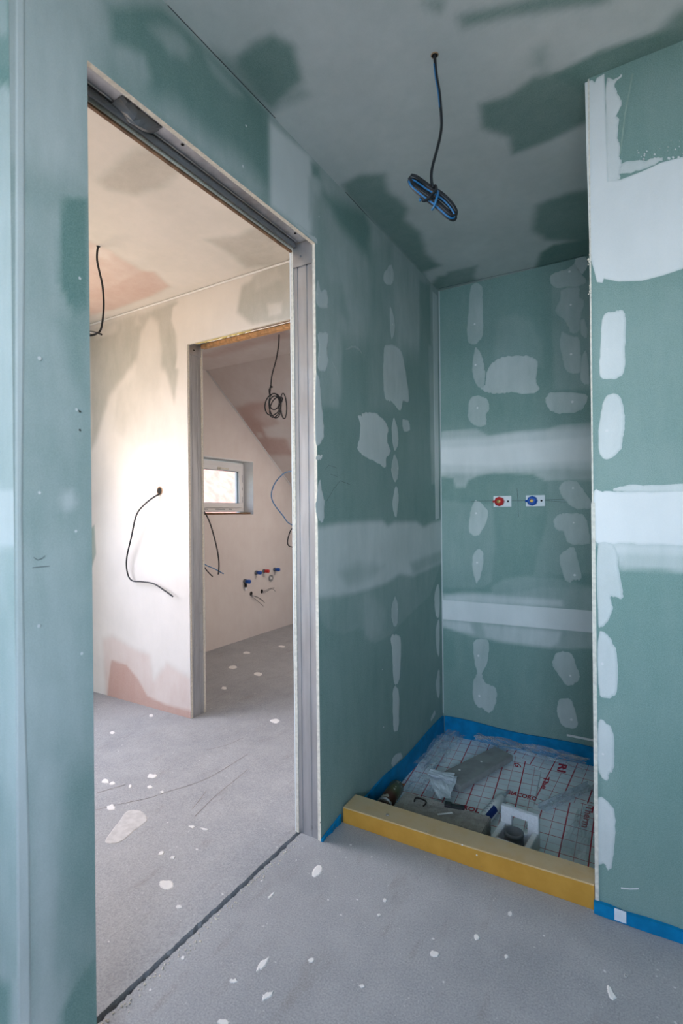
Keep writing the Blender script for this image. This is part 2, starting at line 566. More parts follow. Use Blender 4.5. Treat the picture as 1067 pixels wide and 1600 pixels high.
class Face:
    """a flat board face lying in the plane axis = val; its patches are given at the photo's pixels"""
    def __init__(s, axis, val, flip=False):
        s.axis, s.val, s.flip = axis, val, flip
        s.i, s.j = AX[axis]
        s.soft = []
    def uv(s, px, py):
        p = at(px, py, s.axis, s.val)
        return (p[s.i], p[s.j])
    def pt(s, u, v, off=0.0):
        q = [0, 0, 0]
        q['xyz'.index(s.axis)] = s.val + off * (-1 if s.flip else 1)
        q[s.i] = u; q[s.j] = v
        return Vector(q)
    def build(s, name, u0, u1, v0, v1, holes=(), step=0.012, base=0.2, pink=0.0, soft=(), m='board', parent=None):
        def lin(a, b, cuts):
            ks = sorted({a, b, *[c for c in cuts if a < c < b]})
            out = []
            for p, q in zip(ks, ks[1:]):
                n = max(1, int(math.ceil((q - p) / step)))
                out += [p + (q - p) * k / n for k in range(n)]
            return np.array(out + [ks[-1]])
        us = lin(u0, u1, [c for h in holes for c in h[:2]])
        vs = lin(v0, v1, [c for h in holes for c in h[2:]])
        Ug, Vg = np.meshgrid(us, vs, indexing='ij')
        nu, nv = Ug.shape
        co3 = np.zeros((nu * nv, 3))
        ai = 'xyz'.index(s.axis)
        co3[:, ai] = s.val; co3[:, s.i] = Ug.ravel(); co3[:, s.j] = Vg.ravel()
        cov = np.full(Ug.shape, float(base)); pk = np.full(Ug.shape, float(pink))
        for item in soft:
            poly, op, fe = item[:3]
            px = item[3] if len(item) > 3 else None
            P = [s.uv(*p) for p in poly]
            sd = sdist(P, Ug, Vg)
            a = np.clip(0.5 - sd / (2 * fe), 0, 1); a = a * a * (3 - 2 * a)
            cov = cov * (1 - a) + op * a
            if px is not None: pk = pk * (1 - a) + px * a
        idx = np.arange(nu * nv).reshape(nu, nv)
        uc = (us[:-1] + us[1:]) / 2; vc = (vs[:-1] + vs[1:]) / 2
        UC, VC = np.meshgrid(uc, vc, indexing='ij')
        keep = np.ones(UC.shape, bool)
        for h in holes: keep &= ~((UC > h[0]) & (UC < h[1]) & (VC > h[2]) & (VC < h[3]))
        q = np.stack([idx[:-1, :-1], idx[1:, :-1], idx[1:, 1:], idx[:-1, 1:]], -1)[keep]
        # winding: u x v points along +axis for x and z planes, along -y for y planes
        if (s.axis == 'y') != s.flip: pass
        flipw = s.flip if s.axis != 'y' else (not s.flip)
        if flipw: q = q[:, ::-1]
        used = np.unique(q)
        remap = -np.ones(nu * nv, int); remap[used] = np.arange(len(used))
        q = remap[q]; co3 = co3[used]
        me = bpy.data.meshes.new(name)
        me.vertices.add(len(used)); me.vertices.foreach_set('co', co3.ravel())
        me.loops.add(q.size); me.loops.foreach_set('vertex_index', q.ravel())
        me.polygons.add(len(q)); me.polygons.foreach_set('loop_start', np.arange(0, q.size, 4))
        me.update(calc_edges=True)
        for nm, arr in (('cov', cov), ('pink', pk)):
            at_ = me.attributes.new(nm, 'FLOAT', 'POINT')
            at_.data.foreach_set('value', np.ascontiguousarray(arr.ravel()[used], dtype=np.float32))
        me.validate()
        return link(name, me, m, parent)
    def patch(s, parent, poly, op=0.6, rim=0.007, thick=0.0012, name='filler_patch', m='board', jit=0.0015, pink=0.0, smooth=True):
        """a trowelled dab of filler: a low raised plate with a ragged outline"""
        P = [Vector((*s.uv(*p), 0)) for p in poly]
        Q = catmull(P, 6, closed=True) if smooth else P
        c = sum(Q, Vector()) / len(Q)
        rad = sum((q - c).length for q in Q) / len(Q)
        area2 = sum(Q[k - 1].x * Q[k].y - Q[k].x * Q[k - 1].y for k in range(len(Q)))
        if area2 < 0: Q.reverse()
        n = len(Q)
        Q = [q + Vector((random.uniform(-jit, jit), random.uniform(-jit * 1.6, jit * 1.6), 0)) for q in Q]
        inn = []
        for k in range(n):
            t = (Q[(k + 1) % n] - Q[k - 1])
            nn = Vector((-t.y, t.x, 0))
            nn = nn.normalized() if nn.length > 1e-9 else Vector((0, 0, 0))
            e = min(rim, rad * 0.18)
            inn.append(Q[k] + nn * e * 0.6 + (c - Q[k]).normalized() * e * 0.4)
        vs = [s.pt(q.x, q.y, 0.0003) for q in Q] + [s.pt(q.x, q.y, thick) for q in inn]
        tri = tessellate_polygon([[Vector((q.x, q.y, 0)) for q in inn]])
        fs = [(k, (k + 1) % n, n + (k + 1) % n, n + k) for k in range(n)]
        for t3 in tri:
            a3, b3_, c3_ = (inn[i3] for i3 in t3)
            fs.append(tuple(n + i3 for i3 in (t3 if (b3_ - a3).cross(c3_ - a3).z > 0 else t3[::-1])))
        flipw = s.flip if s.axis != 'y' else (not s.flip)
        if flipw: fs = [tuple(reversed(f)) for f in fs]
        me = pydata(vs, fs)
        a = me.attributes.new('cov', 'FLOAT', 'POINT')
        a.data.foreach_set('value', np.array([op * 0.80] * n + [op] * n, dtype=np.float32))
        a = me.attributes.new('pink', 'FLOAT', 'POINT')
        a.data.foreach_set('value', np.array([pink] * (2 * n), dtype=np.float32))
        return link(name, me, m, parent)
    def dots(s, parent, pts, r=0.005, name='screw_dots', m='fill'):
        vs, fs = [], []
        for (px, py) in pts:
            u, v = s.uv(px, py)
            b = len(vs); k = 7; rr = r * random.uniform(0.8, 1.25)
            for q in range(k):
                a = 2 * math.pi * q / k
                vs.append(s.pt(u + rr * math.cos(a), v + rr * math.sin(a), 0.0016))
            f = tuple(range(b, b + k))
            fs.append(f if (s.flip == (s.axis == 'y')) else tuple(reversed(f)))
        o = link(name, pydata(vs, fs), m, parent)
        o['kind'] = 'stuff'
        return o
    def line(s, parent, pts, wdt=0.0012, name='pencil_mark', m='pencil', off=0.0017):
        P = [s.uv(*p) for p in pts]
        vs, fs = [], []
        for k, (u, v) in enumerate(P):
            a = P[max(k - 1, 0)]; b = P[min(k + 1, len(P) - 1)]
            t = Vector((b[0] - a[0], b[1] - a[1])).normalized()
            nn = Vector((-t.y, t.x)) * wdt / 2
            vs += [s.pt(u + nn.x, v + nn.y, off), s.pt(u - nn.x, v - nn.y, off)]
            if k: fs.append((2 * k - 2, 2 * k - 1, 2 * k + 1, 2 * k))
        return link(name, pydata(vs, fs), m, parent)


def crop(ox, oy, sc, pts):
    return [(ox + x / sc, oy + y / sc) for x, y in pts]


# ------------------------------------------------------------------ main dimensions (metres, camera over the origin)
XA = -1.028          # room face of the partition with the doorway
XB = -1.140          # its hall face
YC = 0.517           # outer corner of that partition
DY0, DY1 = 0.675, 1.561   # doorway
DZ = 2.180           # doorway head
H = 2.485            # ceiling
YN = 2.872           # back of the shower niche
Y4 = 1.695           # face of the wall right of the niche
X4 = -0.136          # its edge
Y3, Y3B = 2.116, 2.232    # wall with the second doorway
EX = -2.290          # left jamb of the second doorway
EX1 = -1.400
EZ = 2.187
XG = -3.280          # gable wall
ZN = -0.100          # niche floor
BT = 0.0125          # board thickness
XR, YB, XL = 1.75, -1.75, -2.45

# ================================================================== FLOORS
def jag(a, b, n, amp):
    out = []
    for k in range(n + 1):
        t = k / n
        out.append((a[0] + (b[0] - a[0]) * t + random.uniform(-amp, amp), a[1] + (b[1] - a[1]) * t))
    return out


def slab(name, poly, z0, z1, m, parent=None):
    bm = bmesh.new()
    vs = [bm.verts.new((x, y, z1)) for x, y in poly]
    f = bm.faces.new(vs)
    r = bmesh.ops.extrude_face_region(bm, geom=[f])
    for v in r['geom']:
        if isinstance(v, bmesh.types.BMVert): v.co.z = z0
    return link(name, from_bm(bm), m, parent)


edge_a = jag((-1.1190, 0.640), (-1.1190, 1.572), 110, 0.0034)
room_poly = [(XL, YB), (XR, YB), (XR, Y4 + 0.004), (-1.03, Y4 + 0.004), (-1.03, 1.572)] + list(reversed(edge_a)) + [(XL, 0.63)]
floor = tag(slab('floor', room_poly, -0.06, 0.0, 'screed'), 'grey cement screed floor of the near room with plaster splashes', 'floor', kind='structure')
edge_b = jag((-1.1345, 0.645), (-1.1345, 1.572), 90, 0.0018)
hall_poly = [(XG, 0.645)] + edge_b + [(XB + 0.006, 5.4), (XG, 5.4)]
floor_h = tag(slab('floor.001', hall_poly, -0.06, 0.002, 'screed'), 'grey screed floor of the hall beyond the doorway', 'floor', kind='structure')
tag(boxes('floor.002', [(-1.16, -1.09, 0.64, 1.60, -0.09, -0.025)], plain('joint_dirt', (0.07, 0.065, 0.06), 0.95, noise=0.5, scale=120, bump=0.6)),
    'dark dirty joint between the two floor slabs', 'floor joint', kind='structure')
# crumbs along the joint
bm = bmesh.new()
for k in range(150):
    y = random.uniform(0.68, 1.54)
    x = -1.112 + abs(random.gauss(0, 0.012))
    r_ = random.uniform(0.001, 0.0028)
    bmesh.ops.create_icosphere(bm, subdivisions=1, radius=r_, matrix=Matrix.Translation((x, y, r_ * 0.5)))
tag(link('crumbs', from_bm(bm), 'gypsum', floor), kind='stuff')

FL = Face('z', 0.0)
FLH = Face('z', 0.002)


def splash(face, parent, poly, m='fill'):
    o = face.patch(parent, poly, 1.0, rim=0.004, thick=0.0018, name='plaster_splash', m=m, jit=0.001)
    return o


def blob(cx, cy, rx, ry, ang=0.0, n=9, jit=0.22):
    out = []
    for k in range(n):
        a = 2 * math.pi * k / n
        q = 1 + random.uniform(-jit, jit)
        x, y = rx * q * math.cos(a), ry * q * math.sin(a)
        out.append((cx + x * math.cos(ang) - y * math.sin(ang), cy + x * math.sin(ang) + y * math.cos(ang)))
    return out


M['splash_thin'] = plain('thin_plaster_wash', (0.55, 0.54, 0.53), 0.85, noise=0.10, scale=40)
for a in ((497, 1360, 11, 6, -0.8), (955, 1552, 5, 12, -0.5), (679, 1491, 7, 6, 0), (418, 1556, 10, 4, -0.7), (411, 1507, 13, 5, -0.9),
          (365, 1533, 6, 4, -0.3), (348, 1598, 9, 6, 0), (601, 1407, 3, 3, 0), (745, 1465, 4, 5, 0), (797, 1428, 3, 4, 0), (566, 1541, 5, 2.5, 0),
          (791, 1495, 3, 3, 0), (592, 1430, 3, 2, 0), (978, 1525, 3, 2, 0.4), (423, 1400, 7, 2, -0.8), (486, 1501, 5, 4, 0), (286, 1497, 3, 3, 0)):
    splash(FL, floor, blob(*a))
for a in ((259, 1383, 12, 8, -0.2), (280, 1417, 5, 3.5, 0), (252, 1334, 5, 3, -0.6), (300, 1292, 5, 2, 0.1), (320, 1296, 6, 1.6, 0.2),
          (270, 1340, 4, 3, 0), (238, 1213, 7, 4, 0), (165, 1221, 6, 4, 0), (176, 1224, 5, 2.5, 0), (174, 1262, 7, 5, 0), (203, 1229, 3, 2.5, -0.6),
          (234, 1230, 4, 2.5, 0), (253, 1238, 3, 2, 0), (430, 1127, 8, 3.5, 0), (403, 1053, 7, 3, 0), (364, 1043, 6, 2.5, 0), (385, 1020, 5, 2, 0), (350, 1075, 4, 2, 0),
          (175, 1145, 4, 2, 0), (236, 1118, 3, 2, 0), (440, 1010, 5, 1.5, 0)):
    splash(FLH, floor_h, blob(*a))
splash(FLH, floor_h, [(165, 1312), (185, 1285), (200, 1267), (222, 1268), (230, 1282), (210, 1298), (190, 1315), (172, 1318)], 'splash_thin')
M['scrape'] = plain('scrape_dirt', (0.25, 0.235, 0.22), 0.9, noise=0.3, scale=60)
for pts in ([(148, 1266), (190, 1256), (232, 1247), (255, 1240)], [(258, 1238), (290, 1229), (320, 1218), (346, 1204), (372, 1188), (388, 1178)],
            [(304, 1276), (318, 1262), (332, 1248), (352, 1231), (372, 1215), (387, 1202)], [(150, 1240), (175, 1232), (196, 1226)], [(322, 1172), (352, 1165), (380, 1153)],
            [(300, 1264), (312, 1250), (322, 1236)]):
    FLH.line(floor_h, [(p.x, p.y) for p in catmull([Vector((a, b, 0)) for a, b in pts], 5)], 0.0035, name='scrape_mark', m='scrape', off=0.0006)

# ================================================================== PARTITION WITH THE DOORWAY
W1 = Face('x', XA)
DOOR = (DY0, DY1, -1.0, DZ)
c1 = lambda pts: crop(0, 0, 2.0, pts)
n1 = lambda pts: crop(480, 240, 4.85, pts)
n2 = lambda pts: crop(480, 540, 4.85, pts)
n3 = lambda pts: crop(480, 840, 4.85, pts)
soft1 = [
    # thin wash over the whole upper part, then bare paper, then fuller trowel strokes
    ([(0, -400), (700, 300), (690, 560), (497, 520), (497, 360), (140, 90), (-40, 90)], 0.44, 0.10),
    (c1([(340, 20), (500, 20), (600, 110), (700, 210), (840, 350), (845, 620), (745, 590), (640, 500), (560, 440), (440, 300), (470, 240), (450, 170), (350, 130)]), 0.06, 0.018),
    (c1([(470, 90), (500, 75), (560, 100), (592, 150), (580, 185), (530, 165)]), 0.36, 0.02),
    (c1([(440, 300), (560, 330), (640, 420), (740, 480), (840, 600), (800, 640), (640, 500), (520, 400)]), 0.42, 0.05),
    (c1([(845, 385), (930, 455), (985, 500), (1000, 590), (985, 740), (950, 730), (845, 645)]), 0.96, 0.016),  # filler column, coated paler to stand in for bounced light
    (c1([(640, 170), (700, 230), (760, 300), (720, 290), (660, 220)]), 0.3, 0.02),
    # the stub left of the doorway
    ([(-60, -200), (150, -200), (150, 310), (120, 300), (95, 300), (40, 275), (-60, 250)], 0.58, 0.05),
    ([(-60, 250), (150, 300), (150, 820), (-60, 820)], 0.42, 0.08),
    ([(98, 309), (138, 309), (138, 480), (118, 500), (92, 440), (93, 380)], 0.04, 0.006),
    ([(88, 500), (138, 480), (138, 620), (110, 580)], 0.2, 0.03),
    ([(-60, 820), (150, 820), (152, 1180), (-60, 1180)], 0.54, 0.1),
    ([(95, 770), (115, 765), (120, 790), (105, 800), (95, 792)], 0.75, 0.01),
    ([(40, 1160), (95, 1200), (100, 1500), (95, 1700), (40, 1700)], 0.60, 0.05),
    ([(105, 1300), (150, 1240), (152, 1500), (100, 1500)], 0.26, 0.05),
    ([(150, 1495), (120, 1535), (96, 1580), (98, 1720), (160, 1720)], 0.05, 0.010),
    # between doorway and niche
    ([(496, 250), (515, 300), (500, 370), (487, 380), (487, 240)], 0.5, 0.03),
    (n1([(30, 70), (90, 100), (100, 190), (40, 170)]), 0.12, 0.02),
    (n1([(10, 180), (80, 190), (120, 290), (60, 380), (10, 500)]), 0.62, 0.015),
    (n1([(50, 320), (140, 320), (130, 640), (110, 900), (40, 900), (50, 600)]), 0.34, 0.03),
    (n1([(120, 300), (430, 430), (480, 560), (480, 820), (330, 640), (240, 540)]), 0.05, 0.04),
    (n1([(60, 900), (250, 1000), (260, 1560), (60, 1560)]), 0.36, 0.02),
    (n2([(60, 0), (262, 0), (262, 400), (240, 470), (60, 470)]), 0.34, 0.015),
    (n1([(260, 980), (320, 1240), (310, 1300), (250, 1200)]), 0.28, 0.02),
    (n1([(470, 700), (640, 700), (690, 1500), (470, 1560)]), 0.26, 0.05),
    (n2([(455, 0), (640, 0), (660, 480), (455, 480)]), 0.22, 0.03),
    (n1([(850, 960), (930, 1000), (940, 1560), (850, 1560)]), 0.18, 0.015),
    (n2([(860, 0), (940, 0), (945, 1300), (920, 1320), (780, 1000), (780, 700)]), 0.14, 0.04),
    (n2([(918, 0), (975, 0), (990, 1050), (940, 1050)]), 0.36, 0.008),
    (n2([(250, 430), (400, 480), (640, 1000), (640, 1300), (420, 1340), (400, 900)]), 0.14, 0.06),
    # joint band
    (n3([(70, 450), (90, 590), (130, 670), (200, 715), (280, 728), (380, 690), (430, 700), (470, 780), (520, 797), (590, 765), (640, 730), (720, 640), (820, 540), (930, 440), (1010, 200), (600, 100), (80, 100)]), 0.24, 0.008),
    ([(485, 826), (527, 818), (567, 815), (597, 814), (606, 822), (616, 816), (650, 815), (662, 823), (674, 817), (692, 812), (692, 878), (645, 900), (624, 897), (604, 911), (562, 924), (531, 931), (485, 934)], 0.74, 0.016),
    ([(530, 895), (560, 880), (600, 885), (580, 905), (545, 915)], 0.50, 0.03),
    ([(640, 880), (690, 860), (690, 878), (645, 897)], 0.45, 0.02),
    (n3([(430, 430), (530, 460), (590, 560), (570, 680), (520, 790), (440, 750)]), 0.32, 0.02),
]
wall_left = tag(W1.build('wall_left', YC, YN + 0.002, ZN, H, holes=[DOOR], base=0.13, soft=soft1),
                'green plasterboard partition with filler patches and an open doorway', 'wall', kind='structure')
# gypsum body of the room-side boards: its raw edges show round the doorway
boxes('gypsum_core', [(XA - BT, XA - 0.0004, YC + 0.002, DY0, 0, H)], 'gypsum', wall_left)
boxes('gypsum_core', [(XA - BT, XA - 0.0004, DY0, DY1, DZ, H)], 'gypsum', wall_left)
boxes('gypsum_core', [(XA - BT, XA - 0.0004, DY1, YN + BT, ZN - 0.05, H)], 'gypsum', wall_left)
# hall-side boards
W1B = Face('x', XB, flip=True)
hall_face = W1B.build('hall_board_face', 0.63, 5.4, 0.0, H, holes=[(DY0, DY1, -1, DZ)], step=0.08, base=0.9, parent=wall_left)
boxes('gypsum_core', [(XB + 0.0004, XB + BT, 0.63, DY0, 0, H)], 'gypsum', wall_left)
boxes('gypsum_core', [(XB + 0.0004, XB + BT, DY0, DY1, DZ, H)], 'gypsum', wall_left)
boxes('gypsum_core', [(XB + 0.0004, XB + BT, DY1, 5.4, 0, H)], 'gypsum', wall_left)


def ragged_edge(name, p0, p1, wx, parent, amp=0.0022, n=46, face='y', m='gypsum'):
    """broken plaster lip running along the cut edge of a board"""
    p0, p1 = Vector(p0), Vector(p1)
    vs, fs = [], []
    for k in range(n + 1):
        c = p0.lerp(p1, k / n)
        a = random.uniform(0.0, amp)
        b = random.uniform(0.0, amp)
        q = Vector(wx)
        vs += [c - q * (0.5 + a * 60), c + q * (0.5 + b * 60)]
        if k: fs.append((2 * k - 2, 2 * k - 1, 2 * k + 1, 2 * k))
    return link(name, pydata(vs, fs), m, parent)


def stud_profile(name, p0, p1, width_dir, out_dir, wdt, parent, m='metal'):
    """rolled sheet-steel stud: flat web with two pressed grooves and folded flanges"""
    h = wdt / 2
    sec = [(-h, -0.022), (-h, 0.0), (-h * 0.66, 0.0), (-h * 0.62, -0.0032), (-h * 0.52, -0.0032), (-h * 0.48, 0.0),
           (h * 0.30, 0.0), (h * 0.34, -0.0032), (h * 0.44, -0.0032), (h * 0.48, 0.0), (h, 0.0), (h, -0.022)]
    wd, od = Vector(width_dir), Vector(out_dir)
    vs, fs = [], []
    for k, (a, b) in enumerate(sec):
        for p in (p0, p1): vs.append(Vector(p) + wd * a + od * b)
        if k: fs.append((2 * k - 2, 2 * k - 1, 2 * k + 1, 2 * k))
    return link(name, pydata(vs, fs), m, parent)


def disc(name, p, d, r, m, parent, n=10, h=0.001):
    return link(name, lathe_mesh([(r, 0), (r * 0.9, h)], n, axis_matrix(p, d)), m, parent)


xm = (XA - BT + XB + BT) / 2
wd = (XA - BT) - (XB + BT)
stud_profile('jamb_stud', (xm, DY1 + 0.004, 0.0), (xm, DY1 + 0.004, DZ + 0.01), (1, 0, 0), (0, -1, 0), wd, wall_left)
stud_profile('jamb_stud', (xm, DY0 - 0.004, 0.0), (xm, DY0 - 0.004, DZ + 0.01), (-1, 0, 0), (0, 1, 0), wd, wall_left)
# head of the doorway: steel track, rubber strip, torn brown packing
stud_profile('header_track', (xm, DY0, DZ + 0.022), (xm, DY1, DZ + 0.022), (-1, 0, 0), (0, 0, -1), wd, wall_left)
tube('header_gasket', [(XB + BT + 0.016, DY0 + 0.01, DZ + 0.010), (XB + BT + 0.015, DY0 + 0.25, DZ + 0.012), (XB + BT + 0.017, 1.2, DZ + 0.010), (XB + BT + 0.016, DY1 - 0.01, DZ + 0.011)], 0.0085, 'grey_plastic', wall_left)
boxes('header_packing', [(XB + 0.002, XB + BT - 0.001, DY0 + 0.01, DY1 - 0.004, DZ - 0.006, DZ + 0.004)], 'brown_wood', wall_left)
# folded-down tab of the track at the jamb, and screws
bm = bmesh.new()
add_box(bm, XB + BT + 0.001, XA - BT - 0.001, DY1 - 0.0005, DY1 + 0.0015, DZ - 0.062, DZ + 0.02)
add_box(bm, XB + BT + 0.001, XA - BT - 0.001, DY1 - 0.0016, DY1 - 0.0004, DZ - 0.066, DZ - 0.062)
link('track_tab', from_bm(bm), 'metal', wall_left)
disc('screw', (xm - 0.008, DY1 - 0.001, DZ - 0.030), (0, -1, 0), 0.0045, 'grey_plastic', wall_left)
for yy in (0.98, 1.50):
    disc('screw', (xm + 0.012, yy, DZ + 0.0215), (0, 0, -1), 0.005, 'dark_hole', wall_left)
# buckled sheet metal of the track
bm = bmesh.new()
g = 9
vv = []
for a in range(g):
    for b in range(6):
        u_, v_ = a / (g - 1), b / 5
        vv.append(bm.verts.new((XB + BT + 0.01 + 0.05 * v_, 0.79 + 0.12 * u_, DZ + 0.020 - 0.026 * math.sin(math.pi * u_) * math.sin(math.pi * v_) + random.uniform(-0.003, 0.003))))
for a in range(g - 1):
    for b in range(5):
        bm.faces.new((vv[a * 6 + b], vv[a * 6 + b + 1], vv[(a + 1) * 6 + b + 1], vv[(a + 1) * 6 + b]))
link('buckled_sheet', from_bm(bm), M['grey_plastic'], wall_left)
# broken filler lips along the cut board edges
ragged_edge('filler_lip', (XB, DY1 - 0.001, 0.0), (XB, DY1 - 0.001, DZ), (0.004, 0, 0), wall_left, m='fill')
ragged_edge('filler_lip', (XA, DY0, DZ - 0.0006), (XA, DY1, DZ - 0.0006), (0.004, 0, 0), wall_left)
ragged_edge('filler_lip', (XB, DY0, DZ - 0.0006), (XB, DY1, DZ - 0.0006), (0.006, 0, 0), wall_left, m='fill')
W1.patch(wall_left, [(462, 353), (474, 364), (487, 375), (495, 381), (494, 372), (484, 366), (474, 356), (466, 350)], 0.9)

# dabs of filler over the screws
for poly, op in (
    (n2([(590, 0), (660, -5), (715, 50), (740, 170), (770, 370), (765, 425), (728, 425), (700, 492), (640, 425), (590, 400), (576, 250), (578, 100)]), 0.50),
    (n2([(383, 530), (412, 536), (420, 512), (500, 508), (560, 545), (612, 620), (605, 720), (632, 800), (600, 855), (592, 925), (530, 890), (450, 850), (390, 800), (380, 760), (395, 700), (402, 600)]), 0.58),
    (n2([(655, 548), (685, 640), (688, 745), (660, 795), (638, 650)]), 0.48),
    (n2([(722, 558), (768, 575), (776, 640), (732, 648)]), 0.48),
    (n2([(660, 825), (690, 900), (685, 1000), (660, 1035), (636, 940)]), 0.42),
    (n2([(672, 1062), (692, 1150), (672, 1305), (645, 1200)]), 0.46),
    (n2([(62, 240), (95, 262), (105, 400), (122, 560), (120, 700), (62, 735)]), 0.66),
    ([(497, 521), (513, 522), (511, 545), (513, 567), (506, 580), (498, 578), (496, 560), (498, 540)], 0.56),
    (n1([(78, 955), (105, 1040), (148, 1040), (155, 1165), (95, 1165), (66, 1100)]), 0.56),
    (n1([(632, 845), (655, 905), (650, 970), (620, 998), (585, 980), (578, 920)]), 0.5),
    (n1([(628, 1160), (660, 1260), (662, 1350), (640, 1402), (628, 1330)]), 0.48),
    (n2([(92, 1015), (110, 1090), (130, 1200), (120, 1340), (75, 1300), (65, 1200)]), 0.6),
    (n2([(68, 838), (112, 833), (102, 862), (74, 868)]), 0.72),
    (n3([(665, 448), (688, 520), (683, 650), (655, 667), (638, 600), (640, 520)]), 0.50),
    (n3([(635, 745), (690, 740), (708, 780), (705, 1000), (690, 1095), (660, 1110), (650, 1030), (642, 850)]), 0.56),
    (n3([(650, 1150), (685, 1140), (697, 1250), (690, 1440), (660, 1472), (650, 1400)]), 0.56),
    (n3([(990, 350), (1001, 400), (999, 590), (975, 592), (962, 470), (970, 400)]), 0.50),
    (n3([(987, 632), (1001, 645), (999, 890), (980, 850), (972, 720)]), 0.50),
    (n3([(993, 1000), (1004, 1030), (1001, 1200), (985, 1200), (975, 1100)]), 0.48),
    (n3([(962, 1310), (970, 1335), (945, 1385), (935, 1375)]), 0.5),
    ([(613, 1185), (625, 1176), (628, 1185), (613, 1197)], 0.5),
    ([(540, 545), (555, 540), (565, 552), (556, 545)], 0.3),
):
    W1.patch(wall_left, poly, min(0.9, op * 1.32), jit=0.0024)
W1.dots(wall_left, [(61, 770), (118, 830), (119, 640), (127, 1021), (498, 339), (499, 538), (499, 557), (613, 507), (621, 732), (496, 460), (497, 664), (124, 435), (61, 560), (616, 1040), (620, 952), (384, 197), (379, 260), (597, 1046), (60, 978), (599, 1136)], 0.0035)
W1.dots(wall_left, [(501, 989), (501, 1086), (500, 1285), (124, 643), (124, 672)], 0.0022, name='screw_heads', m='dark_hole')
W1.line(wall_left, [(510, 783), (520, 765), (531, 751), (546, 757)], 0.0012)
W1.line(wall_left, [(50, 887), (77, 884.5)], 0.0012)
W1.line(wall_left, [(52, 871), (58, 875), (64, 873), (70, 868)], 0.001)
W1.line(wall_left, [(518, 565), (524, 577), (528, 590)], 0.001, name='scratch', m='fill')
W1.line(wall_left, [(508, 733), (513, 727), (525, 731), (527, 745), (516, 741)], 0.0009)
# corner tape of the outer corner and of the niche corner
W1.patch(wall_left, [(24, -180), (38.5, -180), (39, 400), (35, 800), (40, 1100), (46, 1300), (49.5, 1700), (28, 1700), (25, 1300), (23, 800)], 0.72, name='corner_tape', smooth=False, jit=0.0003)
W1.patch(wall_left, [(675.5, 455), (683.5, 462), (686.3, 810), (680.2, 812)], 0.74, name='corner_tape', smooth=False, jit=0.0004, thick=0.0016)
# steel corner bead in the niche corner
boxes('corner_bead', [(XA + 0.0005, XA + 0.004, YN - 0.004, YN - 0.0005, 0.02, H - 0.002)], 'tape', wall_left)

# end face of the partition (the outer corner at the left edge of the picture)
W5 = Face('y', YC, flip=True)
wl2 = tag(W5.build('wall_corner', XL, XA - 0.0005, 0.0, H, base=0.45, step=0.012, soft=[
    ([(-30, -200), (22, -200), (22, 150), (10, 130), (-30, 120)], 0.12, 0.01),
    ([(-30, -60), (8, -60), (12, 55), (-30, 60)], 0.4, 0.01),
    ([(-30, 105), (22, 105), (20, 132), (-30, 135)], 0.04, 0.006),
    ([(-30, 225), (25, 225), (25, 762), (-30, 762)], 0.52, 0.03),
    ([(-30, 763), (25, 763), (25, 857), (-30, 857)], 0.74, 0.004),
    ([(-30, 930), (25, 930), (25, 1210), (-30, 1210)], 0.42, 0.04),
    ([(-30, 1210), (27, 1210), (27, 1500), (-30, 1500)], 0.34, 0.06),
    ([(-30, 1510), (15, 1540), (20, 1800), (-30, 1800)], 0.05, 0.02)]),
    'filled plasterboard return wall at the left edge of the picture', 'wall', kind='structure')
boxes('gypsum_core', [(XL, XA - 0.001, YC + 0.0004, YC + BT, 0, H)], 'gypsum', wl2)
boxes('hall_board', [(XL, XB, 0.63 - BT, 0.63, 0, H)], 'fill', wl2)

